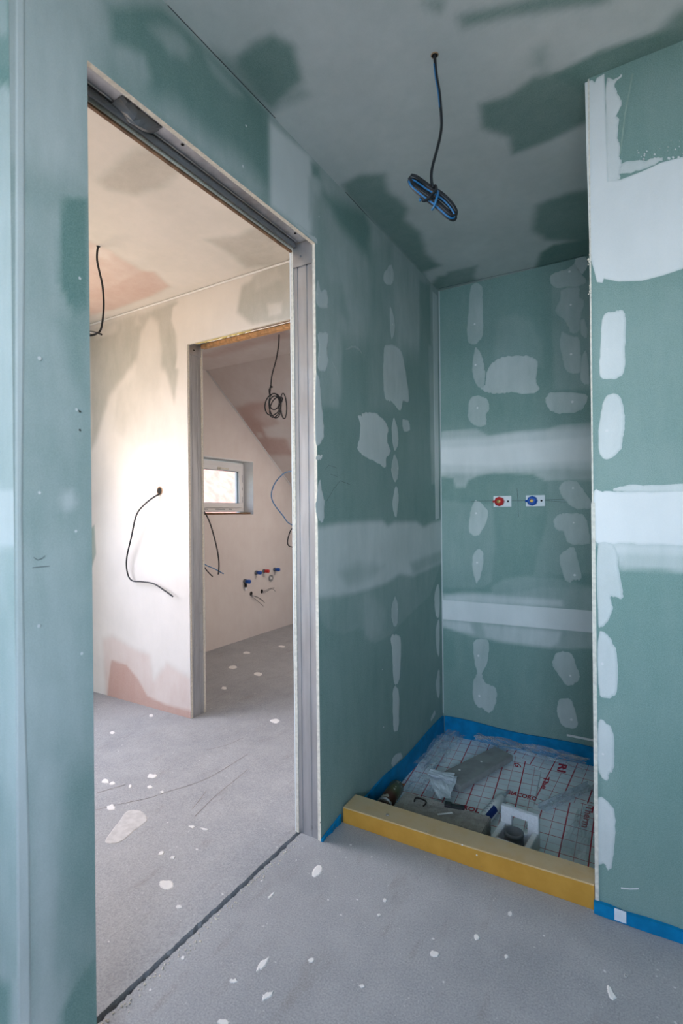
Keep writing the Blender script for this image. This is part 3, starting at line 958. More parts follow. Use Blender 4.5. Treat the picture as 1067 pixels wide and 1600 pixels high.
# ================================================================== NICHE BACK WALL
W2 = Face('y', YN, flip=True)
m4 = lambda pts: crop(670, 380, 3.952, pts)
m5 = lambda pts: crop(670, 640, 3.952, pts)
m6 = lambda pts: crop(670, 900, 3.952, pts)
soft2 = [
    (m4([(760, 265), (1010, 230), (1010, 900), (775, 905), (765, 600)]), 0.20, 0.012),
    (m4([(430, 470), (540, 440), (640, 490), (700, 640), (700, 760), (400, 760)]), 0.14, 0.02),
    (m4([(60, 1130), (1010, 1050), (1010, 1250), (60, 1250)]), 0.12, 0.05),
    (m5([(80, 135), (180, 128), (300, 120), (365, 160), (560, 135), (720, 130), (800, 95), (1020, 80), (1020, 440), (720, 442), (640, 400), (400, 392), (300, 410), (240, 440), (225, 480), (165, 480), (150, 425), (60, 410)]), 0.44, 0.008),
    (m5([(60, 185), (360, 172), (560, 140), (860, 112), (1020, 108), (1020, 372), (800, 360), (640, 372), (400, 382), (240, 395), (60, 390)]), 0.74, 0.020),
    (m5([(60, 240), (360, 225), (600, 200), (1020, 165), (1020, 318), (700, 330), (400, 350), (60, 340)]), 0.93, 0.014),
    (m5([(60, 560), (390, 590), (410, 800), (390, 1060), (330, 1100), (60, 1100)]), 0.17, 0.010),
    (m5([(735, 440), (1020, 440), (1020, 1010), (650, 1030), (680, 850), (730, 700)]), 0.17, 0.012),
    (m5([(480, 480), (560, 420), (700, 430), (735, 640), (560, 680)]), 0.10, 0.02),
    (m5([(390, 1090), (450, 1055), (560, 1030), (760, 1035), (1020, 1100), (1020, 1140), (390, 1140)]), 0.22, 0.012),
    (m6([(60, 100), (120, 112), (200, 97), (440, 108), (600, 95), (690, 66), (1030, 78), (1030, 240), (60, 170)]), 0.30, 0.008),
    (m6([(100, 120), (300, 112), (560, 130), (820, 150), (830, 190), (560, 180), (60, 155)]), 0.66, 0.014),
    (m6([(60, 255), (1030, 350), (1030, 445), (830, 450), (640, 436), (440, 410), (250, 370), (110, 318), (60, 315)]), 0.34, 0.008),
    (m6([(60, 270), (250, 290), (280, 355), (180, 340), (60, 305)]), 0.62, 0.012),
    (m6([(335, 300), (820, 345), (800, 405), (760, 440), (640, 425), (440, 400), (350, 380)]), 0.62, 0.012),
    (m6([(60, 340), (150, 400), (170, 560), (60, 600)]), 0.02, 0.03),
]
wall_back = tag(W2.build('wall_back', XA, 0.30, ZN, H, base=0.07, soft=soft2),
                'green plasterboard back wall of the shower niche with white joint bands', 'wall', kind='structure')
boxes('gypsum_core', [(XA, 0.30, YN + 0.0004, YN + BT, ZN, H)], 'gypsum', wall_back)
for poly, op in (
    (m4([(262, 265), (325, 260), (333, 380), (335, 560), (302, 612), (262, 627), (236, 580), (246, 400)]), 0.30),
    (m4([(287, 648), (325, 690), (345, 780), (346, 860), (330, 895), (305, 885), (282, 850), (267, 760)]), 0.34),
    (m4([(358, 800), (390, 740), (470, 700), (600, 695), (650, 712), (672, 740), (662, 850), (682, 905), (600, 932), (510, 920), (430, 930), (360, 920), (320, 898), (348, 870)]), 0.44),
    (m4([(260, 955), (310, 944), (360, 965), (373, 1020), (352, 1060), (355, 1118), (310, 1132), (252, 1100), (240, 1040)]), 0.36),
    (m4([(735, 935), (790, 918), (965, 930), (968, 990), (930, 1035), (850, 1052), (770, 1045), (722, 990)]), 0.38),
    (m4([(755, 195), (850, 158), (908, 128), (945, 190), (972, 235), (920, 266), (770, 268)]), 0.34),
    (m4([(905, 90), (965, 80), (981, 140), (945, 190), (906, 160)]), 0.42),
    (m4([(822, 285), (925, 272), (930, 330), (960, 360), (938, 450), (928, 540), (880, 555), (840, 480), (780, 425), (808, 350)]), 0.34),
    (m4([(822, 548), (880, 575), (925, 590), (940, 700), (940, 790), (900, 806), (850, 790), (825, 720), (808, 610)]), 0.36),
    (m4([(935, 480), (965, 475), (978, 580), (945, 570)]), 0.36),
    (m4([(950, 690), (975, 680), (990, 862), (935, 840)]), 0.38),
    (m5([(830, 450), (900, 440), (950, 490), (1008, 580), (990, 610), (880, 600), (808, 500)]), 0.40),
    (m5([(768, 692), (800, 650), (862, 638), (960, 655), (992, 770), (984, 832), (862, 825), (830, 750), (790, 745)]), 0.40),
    (m5([(880, 850), (910, 880), (940, 1038), (900, 1052), (860, 1066), (830, 1030), (808, 905)]), 0.40),
    (m5([(280, 882), (330, 870), (335, 960), (312, 1050), (290, 1066), (268, 970)]), 0.46),
    (m5([(290, 560), (365, 630), (342, 720), (300, 777), (248, 750), (255, 640)]), 0.44),
    (m6([(280, 400), (365, 400), (362, 520), (330, 605), (355, 660), (410, 690), (416, 770), (382, 842), (330, 820), (280, 780), (273, 655), (297, 595), (278, 510)]), 0.40),
    (m6([(768, 510), (800, 470), (880, 480), (910, 560), (932, 610), (920, 650), (855, 677), (800, 610), (764, 550)]), 0.44),
    (m6([(798, 775), (840, 755), (885, 780), (917, 925), (830, 929), (794, 850)]), 0.44),
):
    W2.patch(wall_back, poly, op * 1.22, jit=0.0024)
W2.dots(wall_back, m4([(283, 500), (289, 752), (300, 1017), (868, 176), (876, 381), (878, 686), (886, 980)]) + m5([(890, 485), (894, 698), (900, 1022), (298, 945), (292, 640)]) + m6([(306, 492), (312, 740), (873, 615), (880, 886)]), 0.0055)
# lower joint: bare paper tape
W2.patch(wall_back, m6([(66, 145), (1030, 216), (1030, 353), (66, 266)]), 0.93, name='joint_tape', smooth=False, jit=0.0, thick=0.0016)
boxes('plaster_chip', [(-0.36, -0.20, YN - 0.004, YN - 0.0005, 0.028, 0.038)], 'fill', wall_back)
# pencil cross marking the mixer tap
W2.line(wall_back, m5([(262, 566), (400, 564)]), 0.0016)
W2.line(wall_back, m5([(512, 563), (560, 564), (600, 561)]), 0.0016)
W2.line(wall_back, m5([(718, 558), (845, 553)]), 0.0016)
W2.line(wall_back, m5([(720, 562), (845, 572)]), 0.0012)
W2.line(wall_back, m5([(545, 487), (550, 560), (554, 664)]), 0.0016)

# ================================================================== WALL RIGHT OF THE NICHE
W4 = Face('y', Y4, flip=True)
k7 = lambda pts: crop(890, 60, 3.808, pts)
k8 = lambda pts: crop(890, 720, 2.353, pts)
soft4 = [
    (k7([(500, 250), (800, 150), (800, 520), (520, 560)]), 0.09, 0.05),
    ([(920, 440), (1200, 420), (1200, 770), (920, 770)], 0.13, 0.05),
    (k8([(100, 305), (160, 340), (190, 400), (250, 398), (320, 398), (500, 420), (500, 300), (100, 295)]), 0.55, 0.008),
    (k8([(160, 340), (500, 350), (500, 312), (160, 305)]), 0.75, 0.012),
    ([(935, 1100), (960, 1110), (965, 1210), (950, 1240), (935, 1230)], 0.1, 0.03),
]
wall_right = tag(W4.build('wall_right', X4 + 0.0005, XR, 0.0, H, base=0.06, soft=soft4),
                 'green plasterboard wall right of the niche with white filler bands', 'wall', kind='structure')
boxes('gypsum_core', [(X4, XR, Y4 + 0.0004, Y4 + BT, 0.028, H)], 'gypsum', wall_right)
boxes('niche_side_board', [(X4 + 0.001, X4 + BT, Y4 + BT, YN, ZN, H)], plain('green_board', GREEN, 0.85, noise=0.05), wall_right)
# broad bands of filler
W4.patch(wall_right, k7([(88, 264), (130, 245), (150, 262), (165, 235), (204, 212), (210, 300), (213, 500), (222, 700), (225, 850), (300, 842), (430, 795), (545, 738), (700, 700), (900, 640), (900, 1300), (674, 1368), (560, 1408), (430, 1440), (290, 1447), (205, 1432), (195, 1453), (160, 1450), (148, 1390), (118, 1290), (104, 900), (96, 600)]), 0.95, jit=0.0012, smooth=False)
W4.patch(wall_right, k7([(218, 255), (262, 248), (310, 215), (272, 265), (280, 320), (306, 370), (308, 400), (275, 460), (292, 480), (284, 580), (300, 640), (295, 700), (310, 742), (298, 800), (295, 838), (226, 842), (219, 600)]), 0.84, jit=0.0016)
W4.patch(wall_right, k7([(312, 745), (420, 728), (540, 712), (545, 730), (440, 775), (300, 808)]), 0.70, jit=0.0020)
for k in range(60):                       # torn speckled fringe of the band
    x = random.uniform(380, 800); t = random.random() ** 1.6
    y = 735 - (x - 380) * 0.10 - t * 105
    s_ = random.uniform(3.5, 9) * (1.15 - t)
    if k % 2: continue
    W4.patch(wall_right, k7([(x - s_, y), (x, y - s_ * 0.9), (x + s_, y + 1), (x, y + s_)]), 0.8, name='filler_fleck', jit=0.0006)
M['faint'] = plain('faint_smear', (0.30, 0.40, 0.34), 0.85, noise=0.1)
W4.line(wall_right, k7([(300, 690), (330, 450), (375, 210)]), 0.004, name='scratch', m='faint')
for poly, op in (
    (crop(534, 400, 2.0, [(815, 190), (850, 175), (876, 170), (888, 205), (884, 300), (880, 368), (835, 386), (806, 370), (808, 280)]), 0.80),
    (crop(534, 400, 2.0, [(825, 440), (868, 438), (884, 500), (880, 560), (868, 610), (820, 636), (802, 590), (808, 500)]), 0.80),
    (k8([(88, 117), (120, 113), (180, 113), (300, 115), (640, 118), (640, 308), (300, 307), (200, 304), (100, 300), (92, 240)]), 0.97),
    (k8([(165, 112), (195, 92), (300, 88), (640, 80), (640, 117), (300, 115)]), 0.72),
    (k8([(104, 312), (165, 315), (180, 400), (196, 490), (188, 507), (150, 500), (158, 545), (140, 590), (118, 610), (105, 580)]), 0.72),
    (k8([(106, 640), (138, 640), (160, 672), (175, 720), (174, 840), (158, 866), (140, 872), (108, 845)]), 0.74),
    (k8([(106, 962), (135, 965), (160, 1002), (162, 1125), (145, 1150), (136, 1176), (105, 1130)]), 0.74),
    (k8([(103, 1248), (150, 1265), (167, 1310), (164, 1420), (155, 1490), (140, 1505), (128, 1480), (100, 1465)]), 0.74),
):
    W4.patch(wall_right, poly, op, jit=0.0012)
W4.dots(wall_right, [(948.5, 546), (948, 673), (941, 1037), (942, 1178)], 0.004)
W4.line(wall_right, [(970, 1387), (985, 1388.5), (998, 1388)], 0.004, name='scratch', m='tape')
# raw board edge / corner bead at the niche
boxes('corner_bead', [(X4 - 0.0035, X4 + 0.007, Y4 - 0.0022, Y4 + 0.010, 0.03, 1.22)], 'gypsum', wall_right)
boxes('corner_bead', [(X4 - 0.0015, X4 + 0.003, Y4 - 0.0024, Y4 + 0.010, 1.22, H - 0.004)], 'gypsum', wall_right)
bm = bmesh.new()
for k in range(14):
    z = random.uniform(1.82, 1.97)
    bmesh.ops.create_icosphere(bm, subdivisions=1, radius=random.uniform(0.0015, 0.004), matrix=Matrix.Translation((X4 + random.uniform(-0.005, 0.002), Y4 - random.uniform(0, 0.003), z)))
tag(link('plaster_crumbs', from_bm(bm), 'gypsum', wall_right), kind='stuff')

# ================================================================== CEILINGS
CE = Face('z', H, flip=True)
e2 = lambda pts: crop(534, 0, 2.0, pts)
softc = [
    (c1([(740, 175), (790, 135), (850, 108), (915, 140), (945, 250), (850, 345), (770, 280), (735, 215)]), 0.12, 0.020),
    (c1([(660, 150), (735, 190), (830, 340), (840, 360), (760, 290), (680, 190)]), 0.3, 0.03),
    (c1([(930, 270), (965, 295), (900, 330), (850, 345)]), 0.45, 0.03),
    (e2([(430, 325), (520, 300), (600, 240), (700, 225), (780, 210), (900, 380), (760, 385), (650, 440), (535, 482), (520, 430), (440, 400)]), 0.14, 0.020),
    (e2([(660, 235), (800, 160), (1100, 60), (1250, 40), (1250, 260), (780, 300)]), 0.05, 0.015),
    (e2([(605, 640), (700, 605), (780, 590), (800, 760), (640, 750), (595, 720)]), 0.14, 0.03),
    (e2([(620, 790), (660, 765), (800, 740), (820, 860), (600, 850)]), 0.05, 0.02),
    (e2([(250, 0), (330, -10), (310, 40), (280, 30)]), 0.3, 0.02),
    (e2([(360, 50), (480, 20), (640, -20), (830, -40), (840, 5), (640, 35), (470, 65), (380, 85)]), 0.18, 0.02),
    (e2([(1000, 90), (1040, 40), (1200, -40), (1200, 60), (1040, 100)]), 0.16, 0.03),
    (e2([(600, 150), (640, 140), (640, 220), (600, 200)]), 0.5, 0.03),
    (n1([(262, 240), (400, 160), (590, 150), (612, 290), (700, 340), (760, 420), (740, 500), (860, 600), (900, 760), (1010, 850), (880, 900), (900, 960), (600, 640), (285, 310)]), 0.16, 0.025),
    (n1([(930, 1000), (990, 930), (1180, 910), (1300, 960), (990, 1040)]), 0.2, 0.025),
    ([(700, 425), (745, 415), (740, 435), (690, 450)], 0.3, 0.02),
]
ceiling = tag(CE.build('ceiling', XL, XR, YB, YN, holes=[(XL - 1, XA - 0.001, YC + 0.05, YN + 1)], step=0.014, base=0.84, soft=softc, m='ceil'),
              'grey filled plasterboard ceiling with darker bare patches above the near room', 'ceiling', kind='structure')
boxes('ceiling_board', [(XL, XR, YB, YC + 0.05, H + 0.0005, H + 0.0125), (XA - 0.06, XR, YC + 0.05, YN, H + 0.0005, H + 0.0125)], 'gypsum', ceiling)
# hairline crack between ceiling and partitions
CE.line(ceiling, [(262, 8), (345, 95), (430, 184)], 0.0026, name='joint_crack', off=0.0006)
CE.line(ceiling, [(540, 300), (600, 366), (680, 450)], 0.0026, name='joint_crack', off=0.0006)
CE.line(ceiling, [(686, 450.5), (760, 434), (850, 414), (916, 398)], 0.003, name='joint_crack', off=0.0006)

CH = Face('z', H, flip=True)
h8 = lambda pts: crop(120, 80, 2.808, pts)
h7 = lambda pts: crop(130, 360, 6.276, pts)
M['warmfill'] = board_material('plasterboard_hall', fill=(0.76, 0.71, 0.67), stretch=(1, 1, 0.3))
softh = [
    (h8([(95, 570), (180, 490), (255, 432), (340, 430), (480, 515), (380, 590), (260, 632), (130, 605)]), 0.55, 0.03, 0.36),
    (h8([(565, 825), (700, 810), (820, 755), (960, 830), (960, 930), (740, 950), (690, 900)]), 0.52, 0.03, 0.36),
    (h7([(-200, 20), (40, 90), (150, 150), (300, 220), (580, 390), (700, 405), (850, 550), (700, 640), (400, 740), (40, 860), (-300, 900)]), 0.62, 0.03, 1.0),
    (h7([(-200, 560), (250, 560), (560, 400), (700, 410), (840, 550), (640, 650), (300, 780), (-200, 860)]), 0.44, 0.02, 1.0),
    (h7([(-100, 300), (230, 330), (420, 430), (350, 520), (-100, 620)]), 0.55, 0.03, 1.0),
    (h7([(100, 150), (290, 210), (250, 280), (120, 260)]), 0.85, 0.02, 1.0),
]
ceil_h = tag(CH.build('ceiling.001', XG, XB, 0.63, Y3, step=0.014, base=0.90, soft=softh, m='warmfill'),
             'cream filled plasterboard ceiling of the hall beyond the doorway', 'ceiling', kind='structure')
boxes('ceiling_board', [(XG, XB, 0.63, Y3, H + 0.0005, H + 0.0125)], 'gypsum', ceil_h)

# ================================================================== WALL WITH THE SECOND DOORWAY
W3 = Face('y', Y3, flip=True)
b3 = lambda pts: crop(0, 400, 2.0, pts)
b5 = lambda pts: crop(0, 800, 2.0, pts)
soft3 = [
    (b3([(280, 240), (360, 205), (440, 180), (545, 140), (560, 170), (535, 360), (420, 330), (340, 440), (300, 580), (285, 600)]), 0.42, 0.035),
    (b3([(285, 230), (360, 205), (430, 185), (440, 215), (300, 260)]), 0.66, 0.02),
    (b3([(365, 210), (420, 190), (420, 300), (380, 380), (365, 300)]), 0.48, 0.03),
    (b3([(440, 240), (470, 190), (495, 205), (505, 300), (500, 420), (540, 560), (420, 600), (350, 540), (370, 420), (420, 380)]), 0.80, 0.025),
    (b3([(500, 170), (555, 145), (545, 260), (560, 330), (545, 460), (520, 360)]), 0.46, 0.02),
    (b3([(540, 160), (580, 130), (760, 80), (790, 160), (760, 215), (590, 300), (578, 360), (548, 350), (560, 270), (535, 200)]), 0.94, 0.012),
    (b3([(755, 95), (840, 40), (920, 0), (920, 200), (790, 215), (740, 175)]), 0.42, 0.02),
    (b3([(790, 60), (870, 30), (880, 70), (800, 110)]), 0.6, 0.02),
    (b3([(835, 150), (880, 145), (880, 180), (840, 190)]), 0.72, 0.01),
    (b5([(318, 395), (350, 385), (430, 430), (470, 445), (480, 525), (520, 470), (600, 520), (600, 660), (330, 580)]), 0.62, 0.03, 1.0),
    (b5([(348, 462), (395, 478), (430, 520), (460, 575), (520, 602), (600, 622), (600, 670), (335, 580), (340, 520)]), 0.14, 0.008, 1.0),
    (b5([(275, 60), (295, 40), (300, 130), (285, 180)]), 0.3, 0.01, 0.0),
]
wall_hall = tag(W3.build('wall_hall', XG, XB, 0.0, H, holes=[(EX, EX1, -1, EZ)], step=0.012, base=0.93, pink=0.34, soft=soft3, m='warmfill'),
                'hall wall of filled plasterboard, pink board at its foot, with second doorway', 'wall', kind='structure')
W3B = Face('y', Y3B)
W3B.build('far_board_face', XG, XB, 0.0, H, holes=[(EX, EX1, -1, EZ)], step=0.08, base=0.93, m='warmfill', parent=wall_hall)
for a, b_ in ((Y3 + 0.0004, Y3 + BT), (Y3B - BT, Y3B - 0.0004)):
    boxes('gypsum_core', [(XG, EX, a, b_, 0, H)], 'gypsum', wall_hall)
    boxes('gypsum_core', [(EX, EX1, a, b_, EZ, H)], 'gypsum', wall_hall)
    boxes('gypsum_core', [(EX1, XB, a, b_, 0, H)], 'gypsum', wall_hall)
ym = (Y3 + Y3B) / 2
wd3 = Y3B - Y3 - 2 * BT
stud_profile('jamb_stud', (EX - 0.004, ym, 0), (EX - 0.004, ym, EZ + 0.01), (0, 1, 0), (1, 0, 0), wd3, wall_hall)
stud_profile('jamb_stud', (EX1 + 0.004, ym, 0), (EX1 + 0.004, ym, EZ + 0.01), (0, -1, 0), (-1, 0, 0), wd3, wall_hall)
stud_profile('header_track', (EX, ym, EZ + 0.02), (EX1, ym, EZ + 0.02), (0, 1, 0), (0, 0, -1), wd3, wall_hall)
boxes('track_tab', [(EX - 0.0035, EX + 0.001, Y3 + BT, Y3B - BT, EZ - 0.05, EZ + 0.02)], 'metal', wall_hall)
disc('screw', (EX + 0.001, ym - 0.01, EZ - 0.022), (1, 0, 0), 0.005, 'dark_hole', wall_hall)
# builder's foam squeezed out over the head, brown packing strip behind it
bm = bmesh.new()
for k in range(40):
    x = EX + 0.05 + 0.40 * k / 40
    bmesh.ops.create_icosphere(bm, subdivisions=2, radius=random.uniform(0.010, 0.017), matrix=Matrix.Translation((x, Y3 + 0.03 + random.uniform(-0.006, 0.01), EZ + 0.012)) @ Matrix.Diagonal((1.5, 1.2, 0.6, 1)))
link('foam_bead', from_bm(bm), 'foam_yellow', wall_hall, smooth=True)
boxes('header_packing', [(EX + 0.02, EX1 - 0.01, Y3B - BT - 0.02, Y3B - 0.004, EZ - 0.004, EZ + 0.018)], plain('orange_packing', (0.50, 0.27, 0.12), 0.85, noise=0.3, scale=50), wall_hall)
ragged_edge('filler_lip', (EX, Y3B - 0.0005, 0), (EX, Y3B - 0.0005, EZ), (0.004, 0, 0), wall_hall, m='fill')
ragged_edge('filler_lip', (EX, Y3B, EZ - 0.001), (EX1, Y3B, EZ - 0.001), (0, 0.005, 0), wall_hall, m='fill')
ragged_edge('filler_lip', (EX - 0.001, Y3, 0), (EX - 0.001, Y3, EZ), (0.004, 0, 0), wall_hall, m='gypsum')
# thin paper bead where wall meets ceiling
boxes('ceiling_tape', [(XG, XB, Y3 - 0.012, Y3 - 0.0005, H - 0.012, H - 0.0008)], 'tape', wall_hall, bevel=0.004)

# outer (gable) wall: hall part with unseen_window_2, room part with window_1
WG = Face('x', XG)
G_Y0, G_Y1, G_Z0, G_Z1 = 2.82, 3.847, 1.186, 1.695
HW = (0.72, 1.72, 0.92, 2.10)
wall_gable = tag(WG.build('wall_gable', 0.63, 5.4, 0.0, H, holes=[(G_Y0, G_Y1, G_Z0, G_Z1), HW], step=0.05, base=0.88, pink=1.0, m='warmfill', soft=[
    ([(120, 500), (146, 500), (146, 1090), (120, 1090)], 0.55, 0.05, 0.0)]),
    'beige filled gable wall with small window and water connections', 'wall', kind='structure')
boxes('masonry', [(XG - 0.22, XG - 0.0005, 0.63, HW[0], 0, H)], 'fill', wall_gable)
boxes('masonry', [(XG - 0.22, XG - 0.0005, HW[0], HW[1], 0, HW[2]), (XG - 0.22, XG - 0.0005, HW[0], HW[1], HW[3], H)], 'fill', wall_gable)
boxes('masonry', [(XG - 0.22, XG - 0.0005, HW[1], G_Y0, 0, H)], 'fill', wall_gable)
boxes('masonry', [(XG - 0.22, XG - 0.0005, G_Y0, G_Y1, 0, G_Z0), (XG - 0.22, XG - 0.0005, G_Y0, G_Y1, G_Z1, H)], 'fill', wall_gable)
boxes('masonry', [(XG - 0.22, XG - 0.0005, G_Y1, 5.4, 0, H)], 'fill', wall_gable)

# sloping ceiling of the far room
p_hi = at(322.7, 578.8, 'x', XG); p_lo = at(455, 759, 'x', XG)
sl = (p_hi.z - p_lo.z) / (p_lo.y - p_hi.y)
YE = 5.38
ZE = p_hi.z - sl * (YE - p_hi.y)
ZF = p_hi.z
CF = Face('z', ZF, flip=True)
g7 = lambda pts: crop(280, 480, 5.616, pts)
ceil_f = tag(CF.build('ceiling.002', XG, XB, Y3B, p_hi.y, step=0.03, base=0.80, pink=1.0, m='warmfill', soft=[
    (g7([(150, 430), (700, 250), (900, 170), (1000, 260), (800, 300), (300, 440)]), 0.45, 0.05)]),
    'flat pinkish ceiling strip of the far room', 'ceiling', kind='structure')
boxes('ceiling_board', [(XG, XB, Y3B, p_hi.y + 0.01, ZF + 0.0005, ZF + 0.05)], 'gypsum', ceil_f)
# slope as a subdivided sheet with its own filler field
nx, ny = 120, 120
vs, fs, cv = [], [], []
# patches: polygons given on the slope as the photo shows them, turned into (x, y) on the slope


def on_slope(px, py):
    d = ray(px, py)
    # z = ZF - sl*(y - y0)
    t = (ZF + sl * p_hi.y - C0.z - sl * C0.y) / (d.z + sl * d.y)
    p = C0 + d * t
    return (p.x, p.y)


XS = np.linspace(XG, XB, nx); YS = np.linspace(p_hi.y, YE, ny)
XX, YY = np.meshgrid(XS, YS, indexing='ij')
cvf = np.full(XX.shape, 0.80)
for poly, op, fe in ((g7([(500, 890), (620, 840), (760, 830), (830, 960), (870, 1020), (740, 1060), (760, 1130), (930, 1150), (1000, 1300), (760, 1300)]), 0.28, 0.03),
                     (g7([(650, 940), (760, 900), (860, 1010), (760, 1060)]), 0.5, 0.05),
                     (g7([(740, 1060), (900, 1030), (980, 1060), (980, 1140), (780, 1140)]), 0.9, 0.03),
                     (g7([(680, 1100), (720, 1100), (730, 1140), (690, 1150)]), 0.7, 0.02)):
    P = [on_slope(*p) for p in poly]
    a = np.clip(0.5 - sdist(P, XX, YY) / (2 * fe), 0, 1); a = a * a * (3 - 2 * a)
    cvf = cvf * (1 - a) + op * a
for i in range(nx):
    for j in range(ny): vs.append((XS[i], YS[j], ZF - sl * (YS[j] - p_hi.y)))
for i in range(nx - 1):
    for j in range(ny - 1): fs.append((i * ny + j, i * ny + j + 1, (i + 1) * ny + j + 1, (i + 1) * ny + j))
me = pydata(vs, fs)
a_ = me.attributes.new('cov', 'FLOAT', 'POINT'); a_.data.foreach_set('value', cvf.ravel().astype(np.float32))
a_ = me.attributes.new('pink', 'FLOAT', 'POINT'); a_.data.foreach_set('value', np.ones(nx * ny, np.float32))
ceil_s = tag(link('ceiling.003', me, 'warmfill'), 'sloping pink plasterboard ceiling under the roof in the far room', 'ceiling', kind='structure')
bm = bmesh.new()
v8 = [bm.verts.new((x, y, z + o_)) for x in (XG - 0.2, XB + 0.1) for (y, z) in ((p_hi.y, ZF), (YE, ZE)) for o_ in (0.002, 0.12)]
bmesh.ops.convex_hull(bm, input=v8)
link('roof_board', from_bm(bm), 'gypsum', ceil_s)
# pale bead along the gable end of the slope
tube('slope_bead', [(XG + 0.004, p_hi.y, ZF - 0.004), (XG + 0.004, YE, ZE - 0.004)], 0.006, 'tape', ceil_s, sub=1)
tag(boxes('wall_knee', [(XG, XB, YE - 0.02, YE + 0.1, 0, ZE + 0.1)], 'fill'), 'low knee wall under the slope in the far room', 'wall', kind='structure')

# walls behind the camera
NWX0, NWX1, NWZ0, NWZ1 = -0.45, 1.15, 0.98, 2.14
wb = tag(boxes('wall_front', [(XL, NWX0, YB - 0.25, YB, 0, H), (NWX1, XR, YB - 0.25, YB, 0, H), (NWX0, NWX1, YB - 0.25, YB, 0, NWZ0), (NWX0, NWX1, YB - 0.25, YB, NWZ1, H)], 'fill'),
         'pale outer wall behind the camera with an assumed window', 'wall', kind='structure')
tag(boxes('wall_side', [(XR, XR + 0.12, YB, Y4, 0, H)], plain('green_board_side', GREEN, 0.85, noise=0.1, scale=6)), 'green plasterboard wall to the right of the camera', 'wall', kind='structure')
tag(boxes('wall_end', [(XL - 0.12, XL, YB, 0.63, 0, H)], plain('green_board_end', GREEN, 0.85, noise=0.1, scale=6)), 'green plasterboard wall to the left of the camera', 'wall', kind='structure')


# ================================================================== WINDOWS
def window(name, label, plane, a0, a1, z0, z1, depth, axis, sgn, frame_w=0.055, sash_w=0.045):
    """plastic window in an outer wall. axis 'x': wall plane x = plane, a runs along y; sgn: outward direction"""
    def B(a, b, c, d, e0, e1):
        lo, hi = sorted((plane + sgn * e0, plane + sgn * e1))
        return (lo, hi, a, b, c, d) if axis == 'x' else (a, b, lo, hi, c, d)
    base = (plane + sgn * depth, (a0 + a1) / 2, z0) if axis == 'x' else ((a0 + a1) / 2, plane + sgn * depth, z0)
    t = thing(name, label, 'window', base)
    t['kind'] = 'structure'
    d0, d1 = depth, depth + 0.07
    f = frame_w
    for nm, bx in (('frame_rail', B(a0, a1, z1 - f, z1, d0, d1)), ('frame_rail', B(a0, a1, z0, z0 + f, d0, d1)),
                   ('frame_post', B(a0, a0 + f, z0 + f, z1 - f, d0, d1)), ('frame_post', B(a1 - f, a1, z0 + f, z1 - f, d0, d1))):
        boxes(nm, [bx], 'pvc', t, bevel=0.003)
    s0, s1 = depth - 0.012, depth + 0.045
    A0, A1, Z0, Z1 = a0 + f - 0.012, a1 - f + 0.012, z0 + f - 0.012, z1 - f + 0.012
    s = sash_w
    for nm, bx in (('sash_rail', B(A0, A1, Z1 - s, Z1, s0, s1)), ('sash_rail', B(A0, A1, Z0, Z0 + s, s0, s1)),
                   ('sash_stile', B(A0, A0 + s, Z0 + s, Z1 - s, s0, s1)), ('sash_stile', B(A1 - s, A1, Z0 + s, Z1 - s, s0, s1))):
        boxes(nm, [bx], 'pvc', t, bevel=0.003)
    boxes('pane', [B(A0 + s, A1 - s, Z0 + s, Z1 - s, depth + 0.018, depth + 0.024)], 'glass', t)
    q = 0.004
    g0, g1 = depth + 0.0, depth + 0.016
    for bx in (B(A0 + s, A1 - s, Z1 - s - q, Z1 - s, g0, g1), B(A0 + s, A1 - s, Z0 + s, Z0 + s + q, g0, g1),
               B(A0 + s, A0 + s + q, Z0 + s, Z1 - s, g0, g1), B(A1 - s - q, A1 - s, Z0 + s, Z1 - s, g0, g1)):
        boxes('gasket', [bx], 'grey_plastic', t)
    return t, B


w1, B1 = window('window_1', 'small white plastic hopper window in the gable wall of the far room', XG, G_Y0 + 0.02, G_Y1 - 0.004, G_Z0 + 0.025, G_Z1 - 0.012, 0.115, 'x', -1, 0.05, 0.045)
# handle on the upper rail
hy = at(341, 727, 'x', XG - 0.11).y
boxes('handle', [B1(hy - 0.02, hy + 0.02, G_Z1 - 0.095, G_Z1 - 0.068, 0.094, 0.104), B1(hy - 0.01, hy + 0.10, G_Z1 - 0.088, G_Z1 - 0.074, 0.072, 0.090)], 'gypsum', w1, bevel=0.003)
# printed protective strips on the frame: unreadable rows of small marks
for (ya, yb_, z_) in ((3.02, 3.10, G_Z0 + 0.046), (3.13, 3.22, G_Z0 + 0.046), (3.30, 3.36, G_Z0 + 0.046), (3.45, 3.57, G_Z0 + 0.046), (3.63, 3.66, G_Z0 + 0.046), (3.05, 3.25, G_Z0 + 0.064)):
    y = ya
    lst = []
    while y < yb_:
        wq = random.uniform(0.005, 0.012)
        lst.append(B1(y, y + wq, z_, z_ + 0.009, 0.1135, 0.1148)); y += wq + 0.004
    boxes('print_marks', lst, 'print', w1)
for (za, zb) in ((1.30, 1.36), (1.42, 1.45), (1.50, 1.57)):
    boxes('print_marks', [B1(G_Y1 - 0.040, G_Y1 - 0.028, za, zb, 0.1135, 0.1148)], 'print', w1)
boxes('sill_board', [B1(G_Y0, G_Y1 - 0.02, G_Z0 + 0.001, G_Z0 + 0.02, 0.02, 0.18)], 'brown_wood', w1)
boxes('reveal_bead', [(XG - 0.004, XG + 0.003, G_Y0, G_Y1 + 0.004, G_Z1 - 0.004, G_Z1 + 0.004)], 'tape', w1)
window('unseen_window_2', 'assumed unseen white plastic window lighting the hall', XG, HW[0], HW[1], HW[2], HW[3], 0.12, 'x', -1)  # window added out of view as source of the hall daylight
